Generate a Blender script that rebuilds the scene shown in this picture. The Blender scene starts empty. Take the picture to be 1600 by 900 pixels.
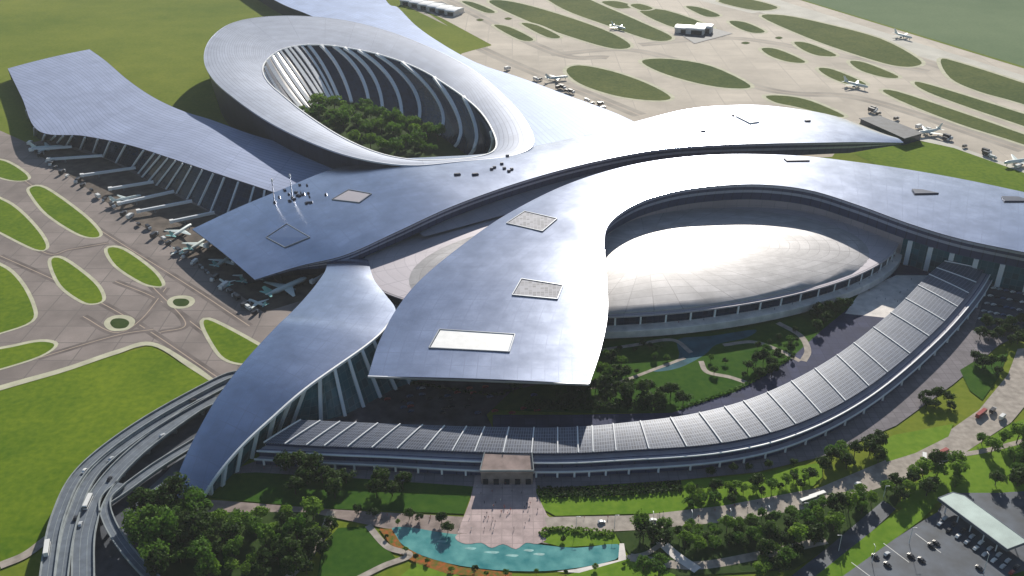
import bpy, bmesh, math, random
import numpy as np
from mathutils import Vector, Matrix, noise
from mathutils.geometry import tessellate_polygon

# ------------------------------------------------------------------ camera, sky, sun, exposure
H, F, PITCH = 380.0, 1500.0, math.radians(28)
SUN_EL, SUN_AZ = math.radians(25), math.radians(11)      # azimuth east of +Y (view direction)
C = bpy.context.scene.collection
sc = bpy.context.scene
cam = bpy.data.cameras.new('camera'); camo = bpy.data.objects.new('camera', cam); C.objects.link(camo)
camo.location = (0, 0, H); camo.rotation_euler = (math.pi/2 - PITCH, 0, 0)
cam.sensor_width = 36; cam.lens = 36*F/1600; cam.clip_start = 1; cam.clip_end = 30000
sc.camera = camo
w = bpy.data.worlds.new('World'); sc.world = w; w.use_nodes = True
nt = w.node_tree; bg = nt.nodes['Background']
sky = nt.nodes.new('ShaderNodeTexSky'); sky.sky_type = 'NISHITA'; sky.sun_disc = False
sky.sun_elevation = SUN_EL; sky.sun_rotation = SUN_AZ
sky.altitude = 0; sky.air_density = 1.2; sky.dust_density = 0.6; sky.ozone_density = 2.5
nt.links.new(sky.outputs[0], bg.inputs[0]); bg.inputs[1].default_value = 0.058
sun = bpy.data.lights.new('sun', 'SUN'); sun.energy = 5.0; sun.angle = math.radians(0.5); sun.color = (1, .94, .84)
suno = bpy.data.objects.new('sun', sun); C.objects.link(suno)
sd = Vector((math.cos(SUN_EL)*math.sin(SUN_AZ), math.cos(SUN_EL)*math.cos(SUN_AZ), math.sin(SUN_EL)))
suno.rotation_euler = sd.to_track_quat('Z', 'Y').to_euler()
sc.view_settings.view_transform = 'Standard'; sc.view_settings.look = 'None'
sc.view_settings.exposure = 0.45; sc.view_settings.gamma = 1.0
sc.cycles.max_bounces = 6; sc.cycles.diffuse_bounces = 3; sc.cycles.glossy_bounces = 3
sc.cycles.use_denoising = True
random.seed(5); rng = np.random.default_rng(5)

# ------------------------------------------------------------------ helpers
SP, CP = math.sin(PITCH), math.cos(PITCH)
def P(px, py, h=0.0):
    u = (px-800)/F; v = (450-py)/F
    d = np.array([u, CP+v*SP, -SP+v*CP]); t = (h-H)/d[2]
    return np.array([0, 0, H]) + t*d
def proj(q):
    q = np.asarray(q) - np.array([0, 0, H])
    z = q[..., 1]*CP - q[..., 2]*SP; y = q[..., 1]*SP + q[..., 2]*CP
    return 800+F*q[..., 0]/z, 450-F*y/z
def PL(pts, h=None):
    return np.array([P(p[0], p[1], (p[2] if len(p) > 2 else 0) if h is None else h) for p in pts])
def spline(K, n, closed=False):
    K = np.asarray(K, float); m = len(K); segs = m if closed else m-1
    out = []
    ts = np.linspace(0, segs, n, endpoint=not closed)
    for t in ts:
        i = min(int(t), segs-1); f = t-i
        g = (lambda k: K[k % m]) if closed else (lambda k: K[k] if 0 <= k < m else (2*K[0]-K[1] if k < 0 else 2*K[-1]-K[-2]))
        a, b, c, d = g(i-1), g(i), g(i+1), g(i+2)
        out.append(.5*((2*b)+(c-a)*f+(2*a-5*b+4*c-d)*f*f+(3*b-a-3*c+d)*f**3))
    return np.array(out)
def clen(A):
    return np.concatenate([[0], np.cumsum(np.linalg.norm(np.diff(A, axis=0), axis=1))])
def at_len(A, s):
    L = clen(A); return np.array([np.interp(s, L, A[:, k]) for k in range(3)])
def props(o, label=None, cat=None, group=None, kind=None):
    if label: o['label'] = label
    if cat: o['category'] = cat
    if group: o['group'] = group
    if kind: o['kind'] = kind
    return o
def empty(name, loc, label, cat, group=None, rz=0):
    o = bpy.data.objects.new(name, None); C.objects.link(o); o.location = Vector(loc); o.rotation_euler = (0, 0, rz)
    o.empty_display_size = 2
    return props(o, label, cat, group)
def link(name, me, mats, parent=None, smooth=False):
    if not isinstance(mats, (list, tuple)): mats = [mats]
    if len(me.materials) == 0:
        for m in mats: me.materials.append(m)
    if smooth:
        me.polygons.foreach_set('use_smooth', [True]*len(me.polygons))
    o = bpy.data.objects.new(name, me); C.objects.link(o)
    if parent is not None:
        o.parent = parent
        M = Matrix.Identity(4); q = parent
        while q is not None:
            M = (Matrix.Translation(q.location) @ q.rotation_euler.to_matrix().to_4x4() if q.type == 'EMPTY' else Matrix.Identity(4)) @ M
            q = q.parent
        if ABS[0]: me.transform(M.inverted())
    return o
ABS = [True]          # meshes are written in world coordinates and moved into the parent's frame
def mesh(name, verts, faces, uvs=None, midx=None):
    me = bpy.data.meshes.new(name); me.from_pydata([tuple(map(float, v)) for v in verts], [], [tuple(f) for f in faces])
    if uvs is not None:
        l = me.uv_layers.new(name='UVMap'); uvs = np.asarray(uvs, np.float32)
        vi = np.zeros(len(me.loops), np.int32); me.loops.foreach_get('vertex_index', vi)
        l.data.foreach_set('uv', uvs[vi].ravel())
    if midx is not None: me.polygons.foreach_set('material_index', midx)
    me.update(); return me
def grid_mesh(name, G, thick=0, closed=False, rowmats=None, uv=None, under=None):
    """G[i][j]: i along, j across"""
    G = np.asarray(G); n, m = G.shape[:2]; V = G.reshape(-1, 3)
    U = clen(G[:, m//2]); W = np.zeros((n, m))
    W[:, 1:] = np.cumsum(np.linalg.norm(np.diff(G, axis=1), axis=2), axis=1)
    uvs = np.stack([np.repeat(U, m), W.ravel()], 1)
    f = []; mi = []
    R = n if closed else n-1
    for i in range(R):
        a, b = i*m, ((i+1) % n)*m
        for j in range(m-1):
            f.append((a+j, b+j, b+j+1, a+j+1)); mi.append(rowmats[j] if rowmats else 0)
    nrm = np.cross(G[min(1, n-1), 0]-G[0, 0], G[0, 1]-G[0, 0])
    if thick:
        B = V.copy(); B[:, 2] -= thick; k = len(V); ft = list(f); um = 0 if under is None else 1
        V = np.concatenate([V, V, B, B]); uvs = np.concatenate([uvs]*4)
        for q in ft: f.append(tuple(x+3*k for x in reversed(q))); mi.append(um)
        for i in range(R):
            a, b = i*m, ((i+1) % n)*m
            f.append(tuple(x+k for x in (b, a, a+k, b+k))); mi.append(um)
            a, b = a+m-1, b+m-1
            f.append(tuple(x+k for x in (a, b, b+k, a+k))); mi.append(um)
        if not closed:
            for j in range(m-1):
                f.append(tuple(x+k for x in (j, j+1, j+1+k, j+k))); mi.append(um)
                a = (n-1)*m+j; f.append(tuple(x+k for x in (a+1, a, a+k, a+1+k))); mi.append(um)
    me = mesh(name, V, f, uvs, mi)
    bm = bmesh.new(); bm.from_mesh(me); bm.faces.ensure_lookup_table()
    up = sum(fc.normal.z*fc.calc_area() for fc in bm.faces[:R*(m-1)])
    if up < 0: bmesh.ops.reverse_faces(bm, faces=bm.faces)
    bm.to_mesh(me); bm.free()
    return me
def loft(U, L, m, bulge=0.0, prof=None):
    n = len(U); G = np.zeros((n, m, 3))
    for j in range(m):
        t = j/(m-1); b = (1-(2*t-1)**2) if prof is None else prof(t)
        G[:, j] = U*(1-t)+L*t; G[:, j, 2] += bulge*b
    return G
def inward(E, O):
    d = O-E; d = d.copy(); d[:, 2] = 0
    return d/np.maximum(np.linalg.norm(d, axis=1)[:, None], 1e-6)
def skirt(E, d, prof):
    G = np.zeros((len(E), len(prof), 3))
    for j, (ins, drop) in enumerate(prof):
        ins = np.broadcast_to(ins, (len(E),)); G[:, j] = E + d*ins[:, None]; G[:, j, 2] -= drop
    G[:, :, 2] = np.maximum(G[:, :, 2], 0.02)
    return G
def between(T, B, m=2):
    return np.stack([T*(1-j/(m-1))+B*(j/(m-1)) for j in range(m)], 1)
ZC = [0]
def zstep():
    ZC[0] += 1; return ZC[0]*.004
def sheet(name, pts, z, mat, smooth=4, closed=True, label=None, kind='structure', h3=None):
    z += zstep(); K = PL([(p[0], p[1], z) for p in pts])
    K = spline(K, len(K)*smooth, True) if smooth > 1 else K
    tris = tessellate_polygon([[Vector(p) for p in K]])
    me = mesh(name, K, tris)
    bm = bmesh.new(); bm.from_mesh(me)
    for f in bm.faces:
        if f.normal.z < 0: f.normal_flip()
    bm.to_mesh(me); bm.free()
    o = link(name, me, mat); props(o, label, None, None, kind); return o
def grow(pts, r):
    """offset a pixel polygon outward by r metres on the ground, returned as world points"""
    K = PL([(p[0], p[1], 0) for p in pts]); c = K.mean(0)
    K = spline(K, len(K)*4, True)
    t = np.roll(K, -1, 0)-np.roll(K, 1, 0); nn = np.stack([t[:, 1], -t[:, 0], 0*t[:, 0]], 1)
    nn /= np.maximum(np.linalg.norm(nn, axis=1)[:, None], 1e-6)
    area = np.sum(K[:, 0]*np.roll(K[:, 1], -1)-np.roll(K[:, 0], -1)*K[:, 1])
    return K + nn*r*(1 if area > 0 else -1)
def wsheet(name, K, z, mat, label=None, kind='structure'):
    K = K.copy(); K[:, 2] = z+zstep()
    me = mesh(name, K, tessellate_polygon([[Vector(p) for p in K]]))
    bm = bmesh.new(); bm.from_mesh(me)
    for f in bm.faces:
        if f.normal.z < 0: f.normal_flip()
    bm.to_mesh(me); bm.free()
    return props(link(name, me, mat), label, None, None, kind)
def sweep(name, pts, wd, ht, up=None):
    """box section bar along a 3D polyline"""
    A = np.asarray(pts, float); n = len(A)
    T = np.gradient(A, axis=0); T /= np.maximum(np.linalg.norm(T, axis=1)[:, None], 1e-9)
    V = []
    for i in range(n):
        u = np.array([0, 0, 1.0]) if up is None else np.asarray(up[i] if np.ndim(up) > 1 else up, float)
        s = np.cross(T[i], u)
        if np.linalg.norm(s) < 1e-3: s = np.array([1.0, 0, 0])
        s /= np.linalg.norm(s); q = np.cross(s, T[i])
        for a, b in ((-1, -1), (1, -1), (1, 1), (-1, 1)): V.append(A[i]+s*a*wd/2+q*b*ht/2)
    f = []
    for i in range(n-1):
        for k in range(4):
            f.append((i*4+k, i*4+(k+1) % 4, i*4+4+(k+1) % 4, i*4+4+k))
    f += [(3, 2, 1, 0), tuple((n-1)*4+k for k in range(4))]
    return mesh(name, V, f)
def boxes(name, items):
    """items: (cx,cy,cz,sx,sy,sz,rz[,taper])"""
    V, f = [], []
    for it in items:
        cx, cy, cz, sx, sy, sz, rz = it[:7]; tp = it[7] if len(it) > 7 else 1
        c, s = math.cos(rz), math.sin(rz); b = len(V)
        for z in (-1, 1):
            k = tp if z > 0 else 1
            for x, y in ((-1, -1), (1, -1), (1, 1), (-1, 1)):
                X, Y = x*sx/2*k, y*sy/2*k; V.append((cx+X*c-Y*s, cy+X*s+Y*c, cz+z*sz/2))
        f += [tuple(b+i for i in q) for q in ((3, 2, 1, 0), (4, 5, 6, 7), (0, 1, 5, 4), (1, 2, 6, 5), (2, 3, 7, 6), (3, 0, 4, 7))]
    return mesh(name, V, f)
class Surf:
    def __init__(s, G):
        s.G = G; n, m = G.shape[:2]; a = np.linspace(0, n-1, n*5); b = np.linspace(0, m-1, m*6)
        i = np.minimum(a.astype(int), n-2); fi = (a-i)[:, None, None]; j = np.minimum(b.astype(int), m-2); fj = (b-j)[None, :, None]
        s.D = (G[i][:, j]*(1-fi)+G[i+1][:, j]*fi)*(1-fj)+(G[i][:, j+1]*(1-fi)+G[i+1][:, j+1]*fi)*fj
        s.x, s.y = proj(s.D)
    def at(s, px, py, lift=0):
        k = np.argmin((s.x-px)**2+(s.y-py)**2); p = s.D.reshape(-1, 3)[k].copy(); p[2] += lift; return p

# ------------------------------------------------------------------ materials
def mat(name, col, rough=.8, metal=0, spec=.3, noise_s=None, var=.25, col2=None, bump=0, emis=None, detail=5, objvar=0):
    m = bpy.data.materials.new(name); m.use_nodes = True; n = m.node_tree; b = n.nodes['Principled BSDF']
    b.inputs['Base Color'].default_value = (*col, 1); b.inputs['Roughness'].default_value = rough
    b.inputs['Metallic'].default_value = metal; b.inputs['Specular IOR Level'].default_value = spec
    if noise_s:
        tc = n.nodes.new('ShaderNodeNewGeometry'); no = n.nodes.new('ShaderNodeTexNoise'); no.inputs['Scale'].default_value = noise_s
        no.inputs['Detail'].default_value = detail; n.links.new(tc.outputs['Position'], no.inputs['Vector'])
        r = n.nodes.new('ShaderNodeValToRGB'); r.color_ramp.elements[0].position = .3; r.color_ramp.elements[1].position = .7
        c2 = col2 or tuple(min(1, c*(1+var)) for c in col); c1 = col if col2 else tuple(c*(1-var) for c in col)
        r.color_ramp.elements[0].color = (*c1, 1); r.color_ramp.elements[1].color = (*c2, 1)
        n.links.new(no.outputs['Fac'], r.inputs[0]); n.links.new(r.outputs[0], b.inputs['Base Color'])
        if bump:
            bp = n.nodes.new('ShaderNodeBump'); bp.inputs['Strength'].default_value = bump; bp.inputs['Distance'].default_value = 1
            n.links.new(no.outputs['Fac'], bp.inputs['Height']); n.links.new(bp.outputs[0], b.inputs['Normal'])
    return m
def math_node(n, op, a, b=None):
    k = n.nodes.new('ShaderNodeMath'); k.operation = op
    for i, x in enumerate((a, b)):
        if x is None: continue
        if isinstance(x, (int, float)): k.inputs[i].default_value = x
        else: n.links.new(x, k.inputs[i])
    return k.outputs[0]
def line_mask(n, coord, period, width):
    fr = math_node(n, 'FRACT', math_node(n, 'DIVIDE', coord, period))
    return math_node(n, 'LESS_THAN', fr, width/period)
def mat_uv(name, col, line, pu=None, wu=.5, pv=None, wv=.5, rough=.35, metal=1.0, spec=.5, var=.12, ns=.02, cell=0.0, roughvar=.05, aniso=0, use_pos=False):
    """surface with joints along the UV directions (metres) and faint tonal change"""
    m = bpy.data.materials.new(name); m.use_nodes = True; n = m.node_tree; b = n.nodes['Principled BSDF']
    b.inputs['Roughness'].default_value = rough; b.inputs['Metallic'].default_value = metal; b.inputs['Specular IOR Level'].default_value = spec
    g = n.nodes.new('ShaderNodeNewGeometry'); sep = n.nodes.new('ShaderNodeSeparateXYZ')
    if use_pos: n.links.new(g.outputs['Position'], sep.inputs[0])
    else:
        uv = n.nodes.new('ShaderNodeUVMap'); n.links.new(uv.outputs[0], sep.inputs[0])
    no = n.nodes.new('ShaderNodeTexNoise'); no.inputs['Scale'].default_value = ns; no.inputs['Detail'].default_value = 7; no.inputs['Roughness'].default_value = .62
    n.links.new(g.outputs['Position'], no.inputs['Vector'])
    r = n.nodes.new('ShaderNodeValToRGB'); r.color_ramp.elements[0].position = .3; r.color_ramp.elements[1].position = .7
    r.color_ramp.elements[0].color = (*[c*(1-var) for c in col], 1); r.color_ramp.elements[1].color = (*[min(1, c*(1+var)) for c in col], 1)
    n.links.new(no.outputs['Fac'], r.inputs[0]); cur = r.outputs[0]
    if cell:
        cm = n.nodes.new('ShaderNodeCombineXYZ')
        n.links.new(math_node(n, 'FLOOR', math_node(n, 'DIVIDE', sep.outputs[0], pu or 10)), cm.inputs[0])
        n.links.new(math_node(n, 'FLOOR', math_node(n, 'DIVIDE', sep.outputs[1], pv or 10)), cm.inputs[1])
        wn = n.nodes.new('ShaderNodeTexWhiteNoise'); n.links.new(cm.outputs[0], wn.inputs['Vector'])
        hv = n.nodes.new('ShaderNodeHueSaturation'); n.links.new(cur, hv.inputs['Color'])
        n.links.new(math_node(n, 'ADD', math_node(n, 'MULTIPLY', wn.outputs[0], 2*cell), 1-cell), hv.inputs['Value']); cur = hv.outputs[0]
    masks = []
    if pu: masks.append(line_mask(n, sep.outputs[0], pu, wu))
    if pv: masks.append(line_mask(n, sep.outputs[1], pv, wv))
    if masks:
        k = masks[0] if len(masks) == 1 else math_node(n, 'MAXIMUM', masks[0], masks[1])
        mx = n.nodes.new('ShaderNodeMix'); mx.data_type = 'RGBA'; n.links.new(k, mx.inputs[0]); n.links.new(cur, mx.inputs[6]); mx.inputs[7].default_value = (*line, 1)
        cur = mx.outputs[2]
    n.links.new(cur, b.inputs['Base Color'])
    if roughvar:
        rr = math_node(n, 'ADD', math_node(n, 'MULTIPLY', no.outputs['Fac'], roughvar*2), rough-roughvar); n.links.new(rr, b.inputs['Roughness'])
    return m
def grass_mat(name, a, b, s=.03):
    m = bpy.data.materials.new(name); m.use_nodes = True; n = m.node_tree; bs = n.nodes['Principled BSDF']
    bs.inputs['Roughness'].default_value = 1; bs.inputs['Specular IOR Level'].default_value = .05
    g = n.nodes.new('ShaderNodeNewGeometry')
    n1 = n.nodes.new('ShaderNodeTexNoise'); n1.inputs['Scale'].default_value = s; n1.inputs['Detail'].default_value = 8; n1.inputs['Roughness'].default_value = .6
    n2 = n.nodes.new('ShaderNodeTexNoise'); n2.inputs['Scale'].default_value = .22; n2.inputs['Detail'].default_value = 4
    n3 = n.nodes.new('ShaderNodeTexNoise'); n3.inputs['Scale'].default_value = .0045; n3.inputs['Detail'].default_value = 4
    for q in (n1, n2, n3): n.links.new(g.outputs['Position'], q.inputs['Vector'])
    f = math_node(n, 'ADD', math_node(n, 'MULTIPLY', n1.outputs[0], .3), math_node(n, 'ADD', math_node(n, 'MULTIPLY', n2.outputs[0], .4), math_node(n, 'MULTIPLY', n3.outputs[0], .5)))
    r = n.nodes.new('ShaderNodeValToRGB'); r.color_ramp.elements[0].position = .42; r.color_ramp.elements[1].position = .8
    r.color_ramp.elements[0].color = (*a, 1); r.color_ramp.elements[1].color = (*b, 1)
    n.links.new(f, r.inputs[0]); n.links.new(r.outputs[0], bs.inputs['Base Color'])
    return m
def leaf_mat(name, a, b):
    m = bpy.data.materials.new(name); m.use_nodes = True; n = m.node_tree; bs = n.nodes['Principled BSDF']
    bs.inputs['Roughness'].default_value = .7; bs.inputs['Specular IOR Level'].default_value = .15
    at = n.nodes.new('ShaderNodeAttribute'); at.attribute_name = 'tone'
    oi = n.nodes.new('ShaderNodeObjectInfo')
    f = math_node(n, 'ADD', math_node(n, 'MULTIPLY', at.outputs['Fac'], .6), math_node(n, 'MULTIPLY', oi.outputs['Random'], .4))
    r = n.nodes.new('ShaderNodeValToRGB'); r.color_ramp.elements[0].color = (*a, 1); r.color_ramp.elements[1].color = (*b, 1)
    n.links.new(f, r.inputs[0]); n.links.new(r.outputs[0], bs.inputs['Base Color'])
    tr = n.nodes.new('ShaderNodeBsdfTranslucent'); n.links.new(r.outputs[0], tr.inputs[0]); ms = n.nodes.new('ShaderNodeMixShader'); ms.inputs[0].default_value = .4
    n.links.new(bs.outputs[0], ms.inputs[1]); n.links.new(tr.outputs[0], ms.inputs[2]); n.links.new(ms.outputs[0], n.nodes['Material Output'].inputs['Surface'])
    return m

M = {}
M['roof'] = mat_uv('roof_metal', (.44, .485, .61), (.40, .44, .56), pu=14, wu=.5, pv=9, wv=.45, rough=.21, cell=.02, ns=.05, var=.16, roughvar=.02)
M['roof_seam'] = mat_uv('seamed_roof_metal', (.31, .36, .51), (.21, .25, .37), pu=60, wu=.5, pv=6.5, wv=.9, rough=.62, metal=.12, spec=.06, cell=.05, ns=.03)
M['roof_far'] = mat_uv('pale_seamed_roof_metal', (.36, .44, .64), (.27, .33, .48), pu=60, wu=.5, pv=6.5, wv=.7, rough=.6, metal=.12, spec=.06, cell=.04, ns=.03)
M['ring'] = mat_uv('ring_roof_metal', (.30, .335, .42), (.19, .21, .28), pv=5.5, wv=.8, pu=46, wu=.5, rough=.55, metal=.25, spec=.1, cell=.05, ns=.04)
M['under'] = mat('soffit_metal', (.10, .10, .13), .5, .3)
M['louvre_dark'] = mat_uv('dark_louvre', (.055, .07, .15), (.03, .04, .08), pu=9, wu=.8, rough=.35, metal=.3)
M['louvre_mid'] = mat_uv('grey_louvre', (.42, .45, .56), (.30, .32, .4), pu=9, wu=.5, rough=.4, metal=.6)
M['edge'] = mat('edge_trim', (.62, .64, .70), .35, .8)
M['pink'] = mat_uv('hall_cladding', (.50, .42, .43), (.36, .31, .32), pu=12, wu=.5, pv=6, wv=.4, rough=.5, metal=.4, cell=.05)
M['dome'] = mat_uv('dome_metal', (.41, .40, .41), (.29, .28, .29), pu=13, wu=.5, pv=9, wv=.5, rough=.46, metal=.14, spec=.1, cell=.09, ns=.06, var=.2)
M['collar'] = mat_uv('collar_metal', (.47, .44, .48), (.38, .36, .40), pu=12, wu=.5, pv=9, wv=.5, rough=.6, metal=.2, spec=.15, cell=.05)
M['glass'] = mat_uv('facade_glass', (.008, .018, .045), (.03, .045, .075), pu=4.5, wu=.35, pv=5, wv=.35, rough=.15, metal=0, spec=.3, cell=.35)
M['teal'] = mat_uv('teal_glass', (.02, .095, .125), (.06, .14, .17), pu=5, wu=.4, pv=6, wv=.4, rough=.12, metal=0, spec=.4, cell=.35)
M['ringglass'] = mat_uv('court_glass', (.008, .016, .045), (.02, .03, .06), pu=6, wu=.4, pv=6, wv=.4, rough=.2, metal=0, spec=.2, cell=.4)
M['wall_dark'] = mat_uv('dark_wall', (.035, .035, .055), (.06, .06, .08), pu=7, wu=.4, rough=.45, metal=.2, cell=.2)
M['white'] = mat('white_paint', (.88, .88, .87), .45, 0, .4, .2, .06)
M['whitefin'] = mat('white_fin', (.88, .89, .90), .5, 0, .3)
M['col'] = mat('column_paint', (.72, .75, .79), .5, 0, .4)
M['canopy'] = mat_uv('canopy_glass', (.06, .075, .115), (.20, .225, .28), pu=1.6, wu=.35, pv=3.0, wv=.4, rough=.42, metal=.15, spec=.45, cell=.25, ns=.05)
M['canopy_side'] = mat_uv('canopy_side_glass', (.04, .08, .11), (.16, .2, .24), pu=4.5, wu=.5, pv=4, wv=.4, rough=.2, metal=.2, cell=.3)
M['lilac'] = mat('lilac_concrete', (.36, .345, .40), .7, 0, .3, .15, .12)
M['paving'] = mat_uv('grey_paving', (.19, .175, .19), (.15, .14, .15), pu=6, wu=.5, pv=6, wv=.5, rough=.85, metal=0, spec=.1, var=.22, ns=.07, cell=.08, use_pos=True)
M['slate'] = mat_uv('shade_toned_paving', (.05, .056, .105), (.04, .045, .085), pu=8, wu=.5, pv=8, wv=.5, rough=.8, metal=0, spec=.08, var=.2, ns=.06, cell=.12, use_pos=True)  # roof shadow over the court plaza is put into this dark blue
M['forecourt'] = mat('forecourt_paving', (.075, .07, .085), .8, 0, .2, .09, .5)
M['plaza'] = mat_uv('plaza_paving', (.44, .35, .34), (.36, .29, .28), pu=6, wu=.5, pv=6, wv=.5, rough=.85, metal=0, spec=.1, var=.25, ns=.12, cell=.06, use_pos=True)
M['pale'] = mat('pale_paving', (.74, .69, .65), .8, 0, .2, .12, .2)
M['path'] = mat('gravel_path', (.36, .32, .28), .9, 0, .1, .2, .25)
M['pathpink'] = mat('brown_path', (.27, .22, .2), .9, 0, .1, .2, .25)
M['bridge'] = mat('bridge_paving', (.36, .27, .24), .8, 0, .2, .15, .3)
M['apron'] = mat_uv('apron_concrete', (.235, .20, .185), (.17, .15, .14), pu=25, wu=.9, pv=25, wv=.9, rough=.85, metal=0, spec=.2, var=.28, ns=.02, cell=.07, use_pos=True)
M['airfield'] = mat_uv('airfield_concrete', (.50, .445, .375), (.43, .385, .33), pu=40, wu=1.2, pv=40, wv=1.2, rough=.9, metal=0, spec=.15, var=.27, ns=.008, cell=.06, use_pos=True)
M['shoulder'] = mat('pale_shoulder', (.50, .49, .36), .9, 0, .1, .1, .15)
M['runway'] = mat('runway_concrete', (.55, .53, .47), .9, 0, .1, .03, .12)
M['wear'] = mat('worn_concrete', (.37, .335, .29), .9, 0, .1, .02, .25)
M['wear_dark'] = mat('rubber_marked_concrete', (.17, .145, .135), .9, 0, .1, .05, .3)
M['line'] = mat('taxi_line_paint', (.42, .33, .26), .8)
M['whiteline'] = mat('road_paint', (.6, .6, .58), .8)
M['asphalt'] = mat('asphalt', (.055, .065, .085), .75, 0, .3, .12, .35)
M['lot'] = mat('car_park_asphalt', (.045, .06, .085), .65, 0, .35, .1, .45)
M['deck'] = mat('viaduct_deck', (.12, .145, .18), .7, 0, .3, .2, .2)
M['parapet'] = mat('viaduct_concrete', (.27, .30, .31), .8, 0, .2, .2, .2)
M['gbase'] = grass_mat('field_grass', (.09, .145, .010), (.21, .24, .03))
M['gbright'] = grass_mat('bright_grass', (.045, .115, .005), (.18, .245, .016))
M['gfar'] = grass_mat('airfield_grass', (.03, .065, .012), (.14, .16, .045), .05)
M['gnorth'] = grass_mat('far_field_grass', (.10, .16, .075), (.17, .23, .12), .02)
M['gdark'] = grass_mat('shade_toned_grass', (.018, .068, .008), (.062, .125, .014), .06)  # darkened: the dome's shadow over the garden is put into the grass colour
M['lawn'] = grass_mat('lawn_grass', (.075, .17, .012), (.19, .29, .03), .08)
M['scrub'] = grass_mat('scrub_grass', (.022, .05, .012), (.06, .09, .025), .12)
M['flower'] = mat('flower_bed', (.38, .10, .03), .9, 0, .1, .45, .45, col2=(.07, .13, .02))
M['water'] = mat('pond_water', (.03, .19, .20), .1, 0, .5, .09, .3, col2=(.15, .39, .37), bump=.05)
M['shallow'] = mat('shallow_water', (.17, .38, .37), .3, 0, .4, .3, .3)
M['stream'] = mat('stream_water', (.04, .11, .14), .8, 0, .05, .1, .3)
M['brown'] = mat('apron_bay', (.105, .085, .07), .85, 0, .2, .1, .4)
M['bark'] = mat('bark', (.07, .05, .035), .9)
M['leafA'] = leaf_mat('leaves_deep', (.014, .04, .008), (.06, .11, .018))
M['leafB'] = leaf_mat('leaves_mid', (.045, .125, .014), (.14, .25, .03))
M['leafC'] = leaf_mat('leaves_yellow', (.08, .17, .014), (.21, .34, .035))
M['dark'] = mat('dark_paint', (.03, .03, .035), .4)
M['tyre'] = mat('tyre_rubber', (.02, .02, .02), .8)
M['carglass'] = mat('car_glass', (.02, .03, .04), .1, 0, .6)
for k, c in {'silver': (.5, .52, .54), 'black': (.03, .03, .035), 'whitecar': (.75, .75, .73), 'red': (.32, .05, .04), 'blue': (.06, .10, .22)}.items():
    M[k] = mat('car_paint_'+k, c, .3, .2 if k == 'silver' else 0, .5)
M['plane'] = mat('aircraft_paint', (.66, .74, .72), .35, 0, .5)
M['mint'] = mat('aircraft_tail_paint', (.25, .52, .50), .35, 0, .5)
M['engine'] = mat('engine_metal', (.25, .27, .3), .35, .7)
M['shelter'] = mat('shelter_roof', (.34, .42, .40), .6, .2, .4, .1, .15)
M['lamp'] = mat('lamp_white', (.85, .85, .85), .3)
M['shirt'] = [mat('cloth_dark', (.04, .04, .06), .9), mat('cloth_red', (.35, .08, .07), .9), mat('cloth_white', (.7, .7, .68), .9)]
M['skin'] = mat('skin', (.45, .28, .2), .6)

def stripe(name, pts, wd, z, m, n=40):
    A = spline(PL(pts, 0), n); t = np.gradient(A, axis=0); nn = np.stack([-t[:, 1], t[:, 0], 0*t[:, 0]], 1)
    nn /= np.linalg.norm(nn, axis=1)[:, None]; A[:, 2] = z+zstep()
    return props(link(name, grid_mesh(name, np.stack([A+nn*wd/2, A-nn*wd/2], 1)), m), None, None, None, 'structure')
# ------------------------------------------------------------------ ground
S_ = 9000
props(link('ground', mesh('ground', [(-S_, -1500, 0), (S_, -1500, 0), (S_, S_, 0), (-S_, S_, 0)], [(0, 1, 2, 3)]), M['gbase']), 'green grass field around the airport', None, None, 'structure')
Z1, Z2, Z3, Z4, Z5 = .05, .05, .05, .05, .05   # every sheet lies 4 mm above the one laid before it
# airfield behind the terminal
sheet('airfield_apron', [(560, -140), (600, -20), (625, 0), (690, 28), (768, 70), (720, 84), (640, 30), (560, 60), (600, 130), (800, 230), (1000, 260), (1300, 245), (1345, 190), (1420, 208), (1600, 266), (2100, 420), (2100, 262), (1600, 107), (1240, -3), (900, -130)], Z1, M['airfield'], 1)
sheet('far_grass', [(1245, -3), (1600, 104), (2150, 270), (2400, 100), (1700, -90), (1000, -90)], Z1, M['gnorth'], 1)
sheet('runway', [(820, -75), (1090, 0), (1180, 22), (1400, 76), (1600, 140), (2000, 270), (2000, 240), (1600, 118), (1250, 10), (1180, -12), (900, -92)], Z2, M['runway'], 1)
for pts in ([(640, 10), (760, 80), (1000, 180)], [(860, 85), (1000, 80), (1200, 140), (1350, 155), (1600, 235)], [(700, 0), (860, 80), (950, 90)], [(1000, 70), (1150, 60), (1330, 90), (1450, 112)], [(1180, 20), (1400, 82), (1600, 150)]):
    stripe('taxiway_wear', pts, 22, Z1, M['wear'])
    stripe('taxi_line', pts, 1.6, Z1, M['line'])

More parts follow.
